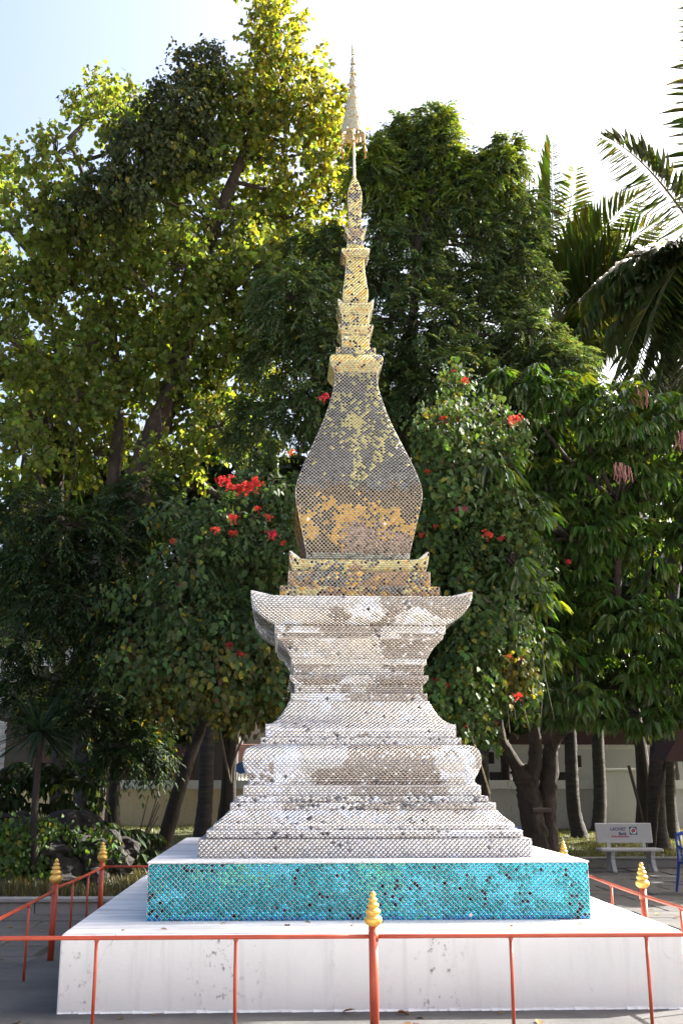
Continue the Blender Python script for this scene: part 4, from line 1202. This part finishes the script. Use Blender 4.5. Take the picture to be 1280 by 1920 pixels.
for bx, by, lab, lob in ((11.2, 30.2, 'dark bushy tree added to shade the white house by the gate pier', [(11.2, 30.2, 5.2, 2.2, 1.6, 1.9), (13.2, 30.6, 4.6, 2.0, 1.5, 1.6), (12.2, 30.4, 7, 1.9, 1.5, 1.4), (9.6, 30.2, 6.4, 1.7, 1.3, 1.3)]),
                         (6.4, 30.4, 'dark bushy tree added to shade the white house behind the twin trunk', [(6.4, 30.4, 5.4, 2.0, 1.5, 1.6), (4.4, 30.4, 5.0, 1.8, 1.4, 1.5), (8.0, 30.6, 5.6, 1.6, 1.3, 1.4)])):
    o = thing('bushy_tree', lab, 'tree', (bx, by, .2), 'bushy trees closing the garden')  # canopies added to block sky light from the wall and house
    T_ = [(bx, by, .1), (bx + .1, by, 2), (bx - .1, by, 4.5), (bx, by, 6)]
    trunk(o, T_, .2, .06, M['bark'], flare=.4)
    limbs(o, T_[1:], lob, M['bark'], g, .06, 6)
    L = Leaves()
    bodhi_leaves(L, lob, 52, g, (.03, .052, .014), .22, 9, .03)
    L.build('crown', M['leaf'], o)

# dim tree at the lower left
dl = thing('dim_feathery_tree', 'dim feathery-leaved tree in deep shade at the lower left', 'tree', (-3.0, 17.2, .2))
T_ = [(-3.0, 17.3, .1), (-2.9, 17.2, 1.6), (-3.1, 17, 3.2), (-3.0, 16.8, 4.6), (-2.8, 16.6, 5.6)]
trunk(dl, T_, .13, .04, M['bark'])
limbs(dl, spline(T_[1:], 3), DARKL, M['bark'], g, .035, 7)
L = Leaves()
pinnate_leaves(L, DARKL, 70, g, (.026, .05, .02), 5, .36, 6, .105, .04, .02)
L.build('crown', M['leaf_matt'], dl)

# slender trunks
ln_ = thing('leaning_tree', 'slim dark trunk leaning right in front of the tan wall', 'tree', (-2.09, 19, .2))
LEAN[0] = (-2.12, 19, .1)
trunk(ln_, LEAN, .14, .07, M['bark'], flare=.2)
lob = [(-.86, 17, 4.1, .5, .4, .4), (-1.0, 17.4, 3.5, .45, .4, .3)]
limbs(ln_, LEAN[-2:], lob, M['bark'], g, .03, 6)
L = Leaves(); bodhi_leaves(L, lob, 70, g, (.035, .06, .018), .1, 9, .05); L.build('crown', M['leaf'], ln_)
tn = thing('thin_tree', 'thin straight dark trunk before the left end of the tan wall', 'tree', (-2.77, 18, .2))
trunk(tn, [(-2.76, 18, .1)] + THINL, .11, .08, M['bark'], flare=.3)
lob = [(-2.75, 17.9, 3.1, .6, .5, .5), (-2.45, 17.7, 2.35, .55, .4, .28)]
limbs(tn, THINL[-2:], lob, M['bark'], g, .03, 6)
L = Leaves(); pinnate_leaves(L, lob, 60, g, (.018, .035, .013), 5, .34, 5, .12, .05); L.build('crown', M['leaf_matt'], tn)

# red-flowering vines either side
FL = MB()
for i in range(34):
    c = g.normal(size=3) * np.array([.055, .05, .045])
    d = unit(c + rdir(1, g)[0] * .05)
    u = np.cross(d, [.3, .2, .9]); u = u / np.linalg.norm(u); w = np.cross(d, u)
    for k in range(5):
        a = 2 * math.pi * k / 5 + i
        e, e2, e0 = [(u * math.cos(a + q) + w * math.sin(a + q)) for q in (0, .55, -.55)]
        d1 = d * .010
        if k == 0: FL.add([(0, 0, 0), (.004, 0, .002), c + u * .002, c - u * .002], [(0, 1, 2, 3)])
        FL.add([c, c + e0 * .017 + d1, c + e * .028 + d1 * .4, c + e2 * .017 + d1], [(0, 1, 2, 3)])
FL.lathe((0, 0, -.02), [(0, .004), (.008, .018), (.02, .024), (.032, .018), (.04, .004)], 8)
flower_me = {}
for nm, c in (('red', (.50, .026, .022)), ('scarlet', (.56, .055, .025)), ('crimson', (.42, .008, .04)), ('magenta', (.36, .012, .12)), ('orange', (.60, .17, .02))):
    cc = np.array(c)[None] * (.45 + .75 * g.random((len(FL.v), 1))) + .03 * g.random((len(FL.v), 1))
    o = build('flower_cluster', FL.v, FL.f, M['petal'], None, cc)
    flower_me[nm] = o.data
    bpy.data.objects.remove(o)


def flowers(parent, pts, kinds, sizes):
    org = ORG[parent]
    for i, p in enumerate(pts):
        for k in range(2 if sizes[i % len(sizes)] > 1.2 else 1):
            o = bpy.data.objects.new('flower_cluster', flower_me[kinds[i % len(kinds)]])
            COL.objects.link(o); o.parent = parent
            o.location = Vector(p) - org + Vector((k * .13 - .02, -.05, k * .05))
            s = sizes[i % len(sizes)] * (.9 + .2 * rnd.random())
            o.scale = (s, s, s * .85)
            o.rotation_euler = (rnd.uniform(-.4, .4), rnd.uniform(-.4, .4), rnd.uniform(0, 6))


vr = thing('flowering_vine', 'tumbling leafy vine with scarlet flower heads right of the stupa', 'vine', (3.2, 16.5, .2))
trunk(vr, [(3.25, 17, .15)] + VST, .10, .05, M['bark'], 'stem', seg=8)
trunk(vr, [(2.81, 15.5, 2.52), (2.7, 15, 3.6), (2.8, 14.9, 5), (2.6, 14.8, 6.5)], .06, .025, M['bark'], 'stem', seg=8)
limbs(vr, [(2.7, 15, 3.6), (2.8, 14.9, 5), (2.6, 14.8, 6.5), (2.81, 15.5, 2.6)], VR, M['twig'], g, .025, 5, 'runner')
L = Leaves()
vine_leaves(L, sat(VR, 3), 135, g, (.050, .092, .024), .085, 9, .05, .8)
vine_leaves(L, [VR[10]], 170, g, (.13, .15, .03), .085, 9, .35, 1.0)  # sunlit lobe painted in with yellower leaves
vine_leaves(L, [VR[10], VR[13]], 26, g, (.14, .09, .035), .07, 9, .2, 3.0)
pinnate_leaves(L, VR[3:9], 22, g, (.055, .10, .035), 4, .3, 5, .085, .035)
L.build('leaves', M['leaf_matt'], vr)
flowers(vr, FLR + [(x + .2, y + .05, z + .14) for x, y, z in FLR[::4]], ['scarlet', 'scarlet', 'scarlet', 'red', 'scarlet', 'magenta', 'scarlet', 'crimson', 'red', 'scarlet', 'red', 'red', 'red', 'orange', 'red', 'crimson'],
        [.7, .7, 1.0, .6, .5, .75, .75, .45, .4, .65, .55, .5, .6, .5, .45, .5, .4, .45, .35, .4])
mb = MB()
for i in range(9):
    x, y, z = VR[10][0] + rnd.uniform(-.3, .35), 14.5 + rnd.uniform(-.2, .2), 3.3 + rnd.uniform(-.2, .3)
    mb.tube(spline([(x, y, z), (x + rnd.uniform(-.1, .1), y, z - .4), (x + rnd.uniform(-.15, .15), y, z - .8 - rnd.random() * .3)], 4), .004, 4)
mb.done('dry_tendrils', M['twig'], vr)

vl = thing('flowering_vine', 'leafy vine mound with big red flower heads left of the stupa', 'vine', (-.7, 16, .2))
trunk(vl, [(-.6, 16.4, .15), (-.75, 16.2, 1.5), (-.6, 15.8, 3), (-.5, 15.4, 4.6), (-.3, 15.3, 5.6)], .09, .03, M['bark'], 'stem', seg=8)
limbs(vl, [(-.75, 16.2, 1.5), (-.6, 15.8, 3), (-.5, 15.4, 4.6)], VL, M['twig'], g, .025, 5, 'runner')
L = Leaves()
vine_leaves(L, sat(VL[:9] + VL[13:], 3), 80, g, (.05, .09, .028), .085, 9, .03, .6)
vine_leaves(L, sat(VL[7:13], 3), 105, g, (.075, .09, .025), .085, 9, .12, .6)
vine_leaves(L, VL[8:13], 14, g, (.11, .065, .03), .075, 9, .2, 3.0)
pinnate_leaves(L, VL[:8], 34, g, (.045, .085, .035), 4, .32, 6, .095, .036)
L.build('leaves', M['leaf_matt'], vl)
flowers(vl, FLL + [(x + .16, y, z - .12) for x, y, z in FLL[::3]], ['red', 'red', 'red', 'red', 'scarlet', 'red', 'crimson', 'scarlet', 'magenta', 'crimson', 'crimson', 'orange', 'red', 'red'],
        [1.0, 1.22, .85, .5, .6, .6, .8, .5, .5, .5, .7, .6, .85, .95, .45, .55, .4, .5, .45])

# ------------------------------------------------------------------ palms
def frond(parent, base, tip, arch, g, leaf=.75, n=46, hang=.6, base_col=(.05, .08, .02), yellow=.05, roll=(.2, .8), mat='palm'):
    b = np.array(base, float); t = np.array(tip, float)
    ln = np.linalg.norm(t - b)
    c = (b + t) / 2 + np.array([0, 0, arch * ln])
    u = np.linspace(0, 1, 14)[:, None]
    curve = (1 - u) ** 2 * b + 2 * u * (1 - u) * c + u * u * t
    mb = MB(); mb.tube([tuple(p) for p in curve], list(np.linspace(.035, .006, 14)), 5)
    L = Leaves()
    s = np.linspace(.12, .995, n)[:, None]
    Pp = (1 - s) ** 2 * b + 2 * s * (1 - s) * c + s * s * t
    Tg = unit(2 * (1 - s) * (c - b) + 2 * s * (t - c))
    up = np.array([0, 0, 1.0])
    Sd = unit(np.cross(Tg, up) + 1e-6)
    Nn = np.cross(Sd, Tg)
    rl = rnd.uniform(*roll) * rnd.choice((-1, 1))
    Sd, Nn = Sd * math.cos(rl) + Nn * math.sin(rl), Nn * math.cos(rl) - Sd * math.sin(rl)
    lenf = leaf * np.sin(np.clip(.25 + .8 * s[:, 0], 0, 1) * math.pi * .93) ** .6 * (.85 + .3 * g.random(n))
    lenf = np.maximum(lenf, .18)
    for sg in (-1, 1):
        A = Sd * sg * .95 + Tg * (.45 + .45 * s) + Nn * .12 + np.array([0, 0, -hang]) * (.5 + .8 * g.random((n, 1))) + g.normal(size=(n, 3)) * .07
        col = vary(base_col, n, g, .2, yellow, (.26, .22, .03))
        L.add(Pp + g.normal(size=(n, 3)) * .005, A, Nn + Sd * sg * .3 + g.normal(size=(n, 3)) * .15, lenf, .030, BLADE, col)
    V = np.concatenate([np.array(mb.v)] + L.V); nv = len(mb.v)
    Cc = np.concatenate([np.tile(np.array([[.16, .15, .05]]), (nv, 1))] + L.C)
    base_i = nv + np.arange(L.n) * 6
    quads = [tuple(q) for q in (base_i[:, None, None] + LQ[None]).reshape(-1, 4)]
    return build('frond', V, mb.f + quads, M[mat], parent, np.clip(Cc, .004, 1))


def palm(label, base, pts, trunk_pts, archs, r=.15, **kw):
    o = thing('coconut_palm', label, 'palm', base, 'coconut palms')
    trunk(o, trunk_pts, r, r * .75, M['palm_bark'], flare=.7, wob=.05)
    c = pts[0]
    for p, a in zip(pts[1:], archs):
        frond(o, c, p, a, g, **kw)
    return o


palm('sunlit coconut palm with upright fronds behind the feathery tree', (7.0, 25, .2), PALM_R2, [(7.02, 25, .1)] + PT1[:4] + [(7.0, 25, 6), (7.15, 25, 10), PALM_R2[0]],
     [.06, .05, .08, .22, .12, .28, .2, .2, .1, .15, .2, .26, .3, .2, .2, .25, .22, .3], .17, leaf=1.0, n=66, hang=.22, base_col=(.15, .20, .05), yellow=.12, roll=(.8, 1.3), mat='palm_light')
palm('dark coconut palm with hanging fronds at the right edge', (7.8, 22, .2), PALM_R3, [(7.8, 22, .1)] + PT3[1:],
     [.26, .30, .32, .30, .25, .25, .25, .3, .3, .3, .3, .3, .28, .28, .3, .3, .28, .3, .3], .19, leaf=.95, n=66, hang=.6, base_col=(.075, .105, .035), yellow=.04, roll=(.2, 1.0), mat='palm_light')
frond(bpy.data.objects['coconut_palm.001'], PALM_R3[0], (9.75, 19.8, 20.5), .05, g, leaf=1.0, n=66, hang=.35, base_col=(.05, .075, .022), roll=(1.2, 1.3))
palm('coconut palm half hidden behind the bodhi trunk', (-4.6, 22.5, .2), PALM_L, [(-4.6, 22.5, .1), (-4.7, 22.4, 3), (-4.9, 22.2, 6.5), PALM_L[0]],
     [.3, .3, .1, .2, .1, .25, .2, .3, .1, .3, .2, .3], .16, leaf=.9, n=62, hang=.65, base_col=(.05, .075, .02), yellow=.05)
ot = thing('palm_trunk', 'grey palm trunk standing beside the gate pier', 'palm', (7.93, 26.5, .2), 'coconut palms')
trunk(ot, [(7.93, 26.5, .1)] + PT2 + [(8.1, 26.5, 6.5)], .17, .14, M['palm_bark'], flare=.7, wob=.05)
for i in range(9):
    a = i * .7
    frond(ot, (8.1, 26.5, 6.5), (8.1 + 2.3 * math.cos(a), 26.5 + 2.3 * math.sin(a), 6.2 + rnd.uniform(-.6, 1.2)), .3, g, leaf=.8, n=60)
ot = thing('palm_trunk', 'dark flared palm trunk in front of the tan wall', 'palm', (-1.57, 22, .2), 'coconut palms')
trunk(ot, [(-1.57, 22, .1)] + PALMT_L[:5], .18, .13, M['palm_bark'], flare=.9, wob=.05)
for i in range(9):
    a = i * .7 + .2
    frond(ot, PALMT_L[4], (-1.7 + 2.2 * math.cos(a), 22 + 2.2 * math.sin(a), 4.6 + rnd.uniform(-.6, 1.0)), .3, g, leaf=.8, n=60)
ot = thing('palm_trunk', 'rough sunlit palm trunk behind the leaning stakes', 'palm', (9.0, 24.5, .2), 'coconut palms')
trunk(ot, [(9.0, 24.5, .1), (9.02, 24.5, 1.2), (9.1, 24.4, 3), (9.2, 24.4, 6)], .17, .14, M['palm_bark'], flare=.8, wob=.06)
for i in range(8):
    a = i * .8 + .2
    frond(ot, (9.2, 24.4, 6), (9.2 + 2.2 * math.cos(a), 24.4 + 2.2 * math.sin(a), 6 + rnd.uniform(-.6, 1.0)), .3, g, leaf=.8, n=60)

# ------------------------------------------------------------------ lower left: spiky plant, rockery, creeper, grass
sp_ = thing('spiky_dracaena', 'dark spiky rosette plant on a stem at the lower left', 'plant', (-3.35, 14.9, .2))
trunk(sp_, [(-3.3, 15.0, .15), (-3.38, 14.95, 1.0), (-3.35, 14.85, 2.2)], .06, .05, M['bark'], 'stem', seg=8)
for i in range(90):
    d = rdir(1, g)[0]
    if d[2] < -.55: d[2] = -.3
    d[1] *= .8
    d = d / np.linalg.norm(d)
    l = rnd.uniform(.65, .92)
    w = .026
    b = np.array([-3.35, 14.82, 2.25])
    up = np.array([0, 0, 1.0]) if abs(d[2]) < .9 else np.array([1.0, 0, 0])
    s = np.cross(d, up); s /= np.linalg.norm(s)
    nn = np.cross(s, d)
    V = []
    for t, ww in ((0.02, .5), (.3, 1), (.65, .8), (1, .05)):
        p = b + d * l * t + np.array([0, 0, -.14 * t * t * l])
        V += [p - s * w * ww, p + nn * -.004, p + s * w * ww]
    F_ = []
    for r_ in range(3):
        a = r_ * 3
        F_ += [(a, a + 1, a + 4, a + 3), (a + 1, a + 2, a + 5, a + 4)]
    cc = np.tile(np.array([[.018, .04, .022]]) * rnd.uniform(.7, 1.5), (len(V), 1))
    build('blade_leaf', V, F_, M['leaf'], sp_, cc)

ro = thing('rockery', 'mound of dark boulders under creeper beside the left rail', 'rockery', (-3.2, 15.6, .2))


def rock(cx_, cy_, cz_, r, sq=(1, 1, .75), name='boulder', parent=None, mat=None):
    V, F_ = [], []
    nu, nv = 16, 11
    ph = rnd.uniform(0, 50)
    for j in range(nv + 1):
        t = math.pi * j / nv
        for i in range(nu):
            a = 2 * math.pi * i / nu
            d = (math.sin(t) * math.cos(a), math.sin(t) * math.sin(a), math.cos(t))
            q = .55 + .6 * float(vnoise(d[0] * 1.8 + ph, d[1] * 1.8 + d[2] * 2.3 + ph, 5)) + .28 * float(vnoise(d[0] * 4.5 + ph, d[1] * 4.5 + d[2] * 5 + ph, 6))
            V.append((cx_ + d[0] * r * q * sq[0], cy_ + d[1] * r * q * sq[1], cz_ + d[2] * r * q * sq[2]))
    for j in range(nv):
        for i in range(nu):
            F_.append((j * nu + i, (j + 1) * nu + i, (j + 1) * nu + (i + 1) % nu, j * nu + (i + 1) % nu))
    return build(name, V, F_, mat or M['stone'], parent)


for (x, y, z, r) in [(-3.9, 15.5, .45, .34), (-3.45, 15.35, .35, .30), (-3.05, 15.3, .36, .30), (-2.7, 15.5, .38, .30), (-2.4, 15.8, .36, .28), (-3.15, 15.2, .62, .22), (-2.85, 15.45, .72, .24),
                     (-2.55, 15.7, .68, .26), (-3.5, 15.6, .75, .28), (-3.15, 15.7, .92, .26), (-2.85, 15.8, .98, .2), (-3.8, 15.7, .9, .28), (-4.3, 15.5, .5, .35), (-4.25, 15.7, .95, .3), (-2.3, 16.1, .62, .22), (-2.95, 15.0, .25, .16), (-2.55, 15.1, .24, .15), (-4.7, 15.6, .5, .4)]:
    rock(x, y, z, r, (1.15, .9, .8), parent=ro)
iv = thing('ground_creeper', 'bright green heart-leaved creeper spilling over the boulders', 'creeper', (-3.7, 15.1, .2))
L = Leaves()
IV = [(-3.85, 15.12, .75, .42, .25, .42), (-3.7, 15.0, .42, .36, .2, .3), (-4.3, 15.1, .7, .5, .3, .5), (-3.3, 15.25, .98, .35, .25, .14), (-2.95, 15.25, .75, .12, .12, .3), (-3.25, 15.1, .5, .14, .12, .3), (-2.6, 15.3, .85, .3, .2, .12), (-3.5, 15.05, .75, .2, .12, .35)]
vine_leaves(L, IV, 320, g, (.07, .13, .03), .07, 7, .05, .8)
L.build('leaves', M['leaf_matt'], iv)
bs = thing('shade_shrub', 'dim broad-leaved shrub between the rockery and the thin trunk', 'shrub', (-2.3, 16.6, .2))
mb = MB()
for i in range(10):
    a = rnd.uniform(0, 6.28); mb.tube(spline([(-2.35, 16.6, .15), (-2.35 + .25 * math.cos(a), 16.6 + .2 * math.sin(a), .6), (-2.35 + .5 * math.cos(a), 16.6 + .4 * math.sin(a), 1.0 + rnd.random() * .5)], 3), .01, 4)
mb.done('stems', M['twig'], bs)
L = Leaves()
long_leaves(L, [(-2.5, 16.4, .75, .55, .4, .35), (-2.1, 16.7, .55, .4, .4, .3), (-3.3, 16.6, 1.45, .7, .4, .45), (-4.2, 16.6, 1.5, .7, .4, .5)], 60, g, (.03, .055, .018), 7, .2, .08, .05)
L.build('leaves', M['leaf_matt'], bs)

# grass: lawn blades and drier tufts by the kerb
def grass(name, label, regions, base, hh, seed):
    gg = np.random.default_rng(seed)
    Vs, Cs = [], []
    for (x0, x1, y0, y1, n) in regions:
        x = gg.uniform(x0, x1, n); y = gg.uniform(y0, y1, n)
        z = np.array([lawn_z(a, b) for a, b in zip(x, y)]) - .01
        h = hh * (.5 + gg.random(n)) * (.5 + vnoise(x * 2.5, y * 2.5, 3))
        a = gg.uniform(0, 6.28, n); l = gg.uniform(.1, .7, n) * h
        dx, dy = np.cos(a), np.sin(a)
        w = .007
        P = np.stack([np.stack([x - dy * w, y + dx * w, z], 1), np.stack([x + dy * w, y - dx * w, z], 1), np.stack([x + dx * l, y + dy * l, z + h], 1)], 1)
        Vs.append(P.reshape(-1, 3))
        Cs.append(np.repeat(vary(base, n, gg, .4, .3, (.20, .16, .06)), 3, 0))
    V = np.concatenate(Vs)
    o = build(name, V, [np.arange(len(V)).reshape(-1, 3)], M['leaf'], None, np.clip(np.concatenate(Cs), .004, 1))
    return tag(o, label, 'grass', kind='stuff')


grass('kerb_grass', 'dry tufty grass along the kerb and rockery', [(-6, .8, 13.82, 15.6, 16000), (-2.4, .8, 15.4, 19, 9000)], (.045, .05, .02), .13, 3)
grass('lawn_grass', 'short lawn grass under the trees', [(-5.5, .8, 19, 27.8, 16000), (3, 10.5, 20.32, 27.6, 24000)], (.085, .115, .03), .07, 4)
bpy.data.objects['kerb_grass'].pop('category', None); bpy.data.objects['lawn_grass'].pop('category', None)

# ------------------------------------------------------------------ bench
BX, BY = 6.25, 19.15
be = thing('terrazzo_bench', 'grey terrazzo bench printed with blue and red lettering', 'bench', (BX, BY, 0))
mb = MB(); mb.box(-.56, .56, -.19, .19, .345, .395, .012)
mb.v = [(BX + v[0], BY + v[1], v[2]) for v in mb.v]; mb.done('seat', M['terrazzo'], be)
tiltb = .16


def bk(x, n, z):      # point on the leaning backrest: x along, n out of its front face, z up
    zz = z - .47
    return (BX + x, BY + .20 + zz * math.sin(tiltb) - n * math.cos(tiltb), .47 + zz * math.cos(tiltb) + n * math.sin(tiltb) * -1)


mb = MB(); mb.box(-.515, .515, 0, .045, .47, .815, .01)
mb.v = [bk(v[0], v[1] - .045, v[2]) for v in mb.v]
back = mb.done('backrest', M['terrazzo'], be)
for x in (-.30, .34):
    mb = MB(); mb.box(x - .035, x + .035, 0, .045, .38, .475, .006)
    mb.v = [bk(v[0], v[1] - .045, v[2]) for v in mb.v]
    mb.done('back_stay', M['terrazzo'], be)
for x in (-.34, .38):
    poly_o = [(.17, .345), (.13, .27), (.125, .2), (.16, .1), (.22, .03), (.22, 0), (.12, 0), (.10, .03), (.045, .12), (0, .16)]
    poly = [(-a, b) for a, b in poly_o]
    full = poly_o + [(-.045, .12), (-.10, .03), (-.12, 0), (-.22, 0), (-.22, .03), (-.16, .1), (-.125, .2), (-.13, .27), (-.17, .345)]
    n = len(full)
    V = [(BX + x - .035, BY - a, b) for a, b in full] + [(BX + x + .035, BY - a, b) for a, b in full]
    F_ = [tuple(range(n)), tuple(range(2 * n - 1, n - 1, -1))] + [((i + 1) % n, i, i + n, (i + 1) % n + n) for i in range(n)]
    build('leg', V, F_, M['terrazzo'], be)


def lettering(text, size, x, z, mat, name, bold=.0):
    cu = bpy.data.curves.new(name, 'FONT')
    cu.body = text; cu.size = size; cu.offset = bold
    to = bpy.data.objects.new(name, cu)
    COL.objects.link(to)
    dg = bpy.context.evaluated_depsgraph_get(); dg.update()
    me = to.evaluated_get(dg).to_mesh()
    V = [bk(x + v.co.x, .0025, z + v.co.y) for v in me.vertices]
    F_ = [tuple(p.vertices) for p in me.polygons]
    o = build(name, V, F_, mat, back)
    bpy.data.objects.remove(to)
    return o


lettering('LAOVIET', .074, -.245, .69, M['ink_navy'], 'lettering', .0022)
lettering('Bank', .074, -.10, .612, M['ink_navy'], 'lettering', .0022)
# red line of looped script
mb = MB()
glyph = [[(0, .01), (.2, .35), (.5, .1), (.3, -.05), (.15, .2), (.1, .7), (.6, .9), (.8, .4), (.8, 0)],
         [(0, .2), (.25, .0), (.4, .3), (.15, .4), (.1, .75), (.5, .9), (.75, .6), (.75, 0)],
         [(.1, .9), (0, .5), (.1, .05), (.5, .05), (.7, .4), (.65, .9)],
         [(0, .7), (.15, .9), (.3, .7), (.15, .55), (.1, 0), (.6, 0), (.7, .9)],
         [(0, .1), (.3, .1), (.3, .4), (.1, .4), (.1, .8), (.5, .95), (.8, .6), (.7, .2), (.9, 0)]]
xx = -.235
for i, k in enumerate([0, 1, 4, 3, 2, 3, 1, 4, 3, 0, 3, 2, 3, 4, 1, 2]):
    for q in range(len(glyph[k]) - 1):
        a, b = np.array(glyph[k][q]), np.array(glyph[k][q + 1])
        d = (b - a) / np.linalg.norm(b - a); nrm = np.array([-d[1], d[0]]) * .13
        a = a - d * .08; b = b + d * .08
        pts = [a - nrm, b - nrm, b + nrm, a + nrm]
        mb.add([bk(xx + p[0] * .020, .0025 + .0002 * (q % 3), .572 + p[1] * .027) for p in pts], [(0, 1, 2, 3)])
    if i in (0, 3, 8, 12):
        mb.add([bk(xx + p[0], .0025, .572 + p[1]) for p in ((.004, .031), (.012, .031), (.012, .042), (.004, .042))], [(0, 1, 2, 3)])
    xx += .0205
mb.done('lettering', M['ink_red'], back)
mb = MB(); mb.add([bk(x, .0025, z) for x, z in ((.105, .615), (.245, .615), (.245, .755), (.105, .755))], [(0, 1, 2, 3)])
mb.done('emblem', M['ink_teal'], back)
circ = lambda cx_, cz_, r, n_, k=20: [bk(cx_ + r * math.cos(a), n_, cz_ + r * math.sin(a)) for a in np.linspace(0, 2 * math.pi, k + 1)[:-1]]
mb = MB(); mb.add(circ(.175, .683, .058, .0035), [tuple(range(20))]); mb.done('emblem', M['ink_white'], back)
mb = MB()
for k in range(5):
    a = math.pi / 2 + k * 2 * math.pi / 5
    mb.add(circ(.182 + .021 * math.cos(a), .692 + .021 * math.sin(a), .0165, .0045 + k * .0002, 12), [tuple(range(12))])
mb.done('emblem', M['ink_red'], back)
mb = MB(); mb.add([bk(x, .0046, z) for x, z in ((.128, .70), (.140, .70), (.165, .645), (.185, .633), (.172, .628), (.150, .642))], [(0, 1, 2, 3, 4, 5)])
mb.done('emblem', M['ink_teal'], back)

# ------------------------------------------------------------------ blue plastic chair
KX, KY = 6.06, 15.5
ch = thing('plastic_chair', 'blue plastic chair at the right edge of the paving', 'chair', (KX, KY, 0))
w = .23
MB().box(KX - w, KX + w, KY - .22, KY + .22, .40, .425, .01).done('seat', M['plastic_blue'], ch)
for sx in (-1, 1):
    for sy in (-1, 1):
        mb = MB(); mb.tube([(KX + sx * (w + .03), KY + sy * .25, 0), (KX + sx * (w - .02), KY + sy * .2, .41)], [.018, .028], 6); mb.done('leg', M['plastic_blue'], ch)
    mb = MB(); mb.tube(spline([(KX + sx * (w - .01), KY - .18, .41), (KX + sx * (w + .03), KY - .2, .60), (KX + sx * (w + .02), KY + .05, .63), (KX + sx * (w - .02), KY + .24, .66)], 4), .018, 6)
    mb.done('armrest', M['plastic_blue'], ch)
    mb = MB(); mb.tube([(KX + sx * (w - .02), KY + .2, .41), (KX + sx * (w - .04), KY + .29, .80)], .018, 6); mb.done('back_post', M['plastic_blue'], ch)
mb = MB(); mb.tube(spline([(KX - w + .04, KY + .29, .79), (KX, KY + .31, .83), (KX + w - .04, KY + .29, .79)], 5), .028, 6); mb.done('top_rail', M['plastic_blue'], ch)
for i in range(5):
    x = KX - .14 + i * .07
    mb = MB(); mb.tube([(x, KY + .21, .42), (x, KY + .30, .80)], .013, 6); mb.done('back_slat', M['plastic_blue'], ch)

# ------------------------------------------------------------------ small things
o = MB().tube(spline([(7.05, 20.5, .1), (6.98, 20.5, .9), (6.8, 20.5, 1.85)], 4), .03, 7).done('stake', M['bark_pale'], None)
tag(o, 'pale stake leaning left behind the bench', 'stake', 'garden stakes')
o = MB().tube(spline([(7.13, 20.45, .1), (7.3, 20.4, 1.2), (7.52, 20.3, 2.1)], 4), .035, 7).done('stake', M['bark_pale'], None)
tag(o, 'taller stake leaning right behind the bench', 'stake', 'garden stakes')
o = MB().tube(spline([(2.86, 14.5, 1.4), (2.72, 14.4, 1.85), (2.56, 14.35, 2.33)], 4), .012, 6).done('cane', M['cane'], None)
tag(o, 'pale bare cane rising beside the torus of the stupa', 'cane')
sr = thing('spirit_shelter', 'small maroon roofed shelter at the right edge behind the bench', 'shelter', (7.9, 20.3, .2))
MB().tube([(7.85, 20.3, .1), (7.85, 20.3, 2.0)], .05, 8).done('post', M['dark_wood'], sr)
MB().prism([(7.3, 1.93), (8.6, 1.93), (8.3, 2.35), (7.55, 2.3)], 19.9, 20.8).done('roof', M['maroon'], sr)
o = MB().box(4.52, 4.86, 19.03, 19.12, 1.02, 1.09, .006).done('wooden_shelf', M['plank'], None)
tag(o, 'small wooden board fixed to the twin tree trunk', 'board')
rock(5.2, 23, .42, .34, (1.2, .7, .5), 'blue_sack', None, M['sack'])
tag(bpy.data.objects['blue_sack'], 'blue and white sack lying on the lawn behind the stupa', 'sack')
mb = MB()
V = []
for i in range(7):
    t = i / 6
    wv = .022 * math.sin(math.pi * min(1, t * .9 + .08))
    for sgn in (-1, 0, 1):
        V.append((.83 + t * .085, 7.79 + sgn * wv, .014 + abs(sgn) * .016 + .008 * math.sin(t * 5)))
F_ = [(i * 3 + j, i * 3 + j + 1, i * 3 + j + 4, i * 3 + j + 3) for i in range(6) for j in range(2)]
o = build('dry_leaf', V, F_, M['dry'])
tag(o, 'curled brown dry leaf lying at the foot of the plinth', 'leaf')

# fallen leaves on paving, apron and plinth
gg = np.random.default_rng(5)
L = Leaves()
spots = [(gg.uniform(-6, -2.3, 70), gg.uniform(8, 13.4, 70), .012), (gg.uniform(3.5, 8, 90), gg.uniform(9.5, 19.5, 90), .012), (gg.uniform(-2.2, 3.2, 26), gg.uniform(6.9, 7.85, 26), .018), (gg.uniform(-1.4, 2.8, 12), gg.uniform(8.0, 8.5, 12), .534)]
for xs, ys, z in spots:
    n = len(xs)
    B = np.stack([xs, ys, np.full(n, z)], 1)
    A = rdir(n, gg) * np.array([1, 1, .08]); Nn = np.array([0, 0, 1.0]) + rdir(n, gg) * .25
    sz = .05 + .05 * gg.random(n)
    L.add(B, A, Nn, sz, sz * .6, OVAL, vary((.16, .10, .045), n, gg, .5, .3, (.30, .22, .06)))
o = L.build('leaf_litter', M['leaf_matt'], None)
tag(o, 'scattered dry fallen leaves on the paving', kind='stuff')
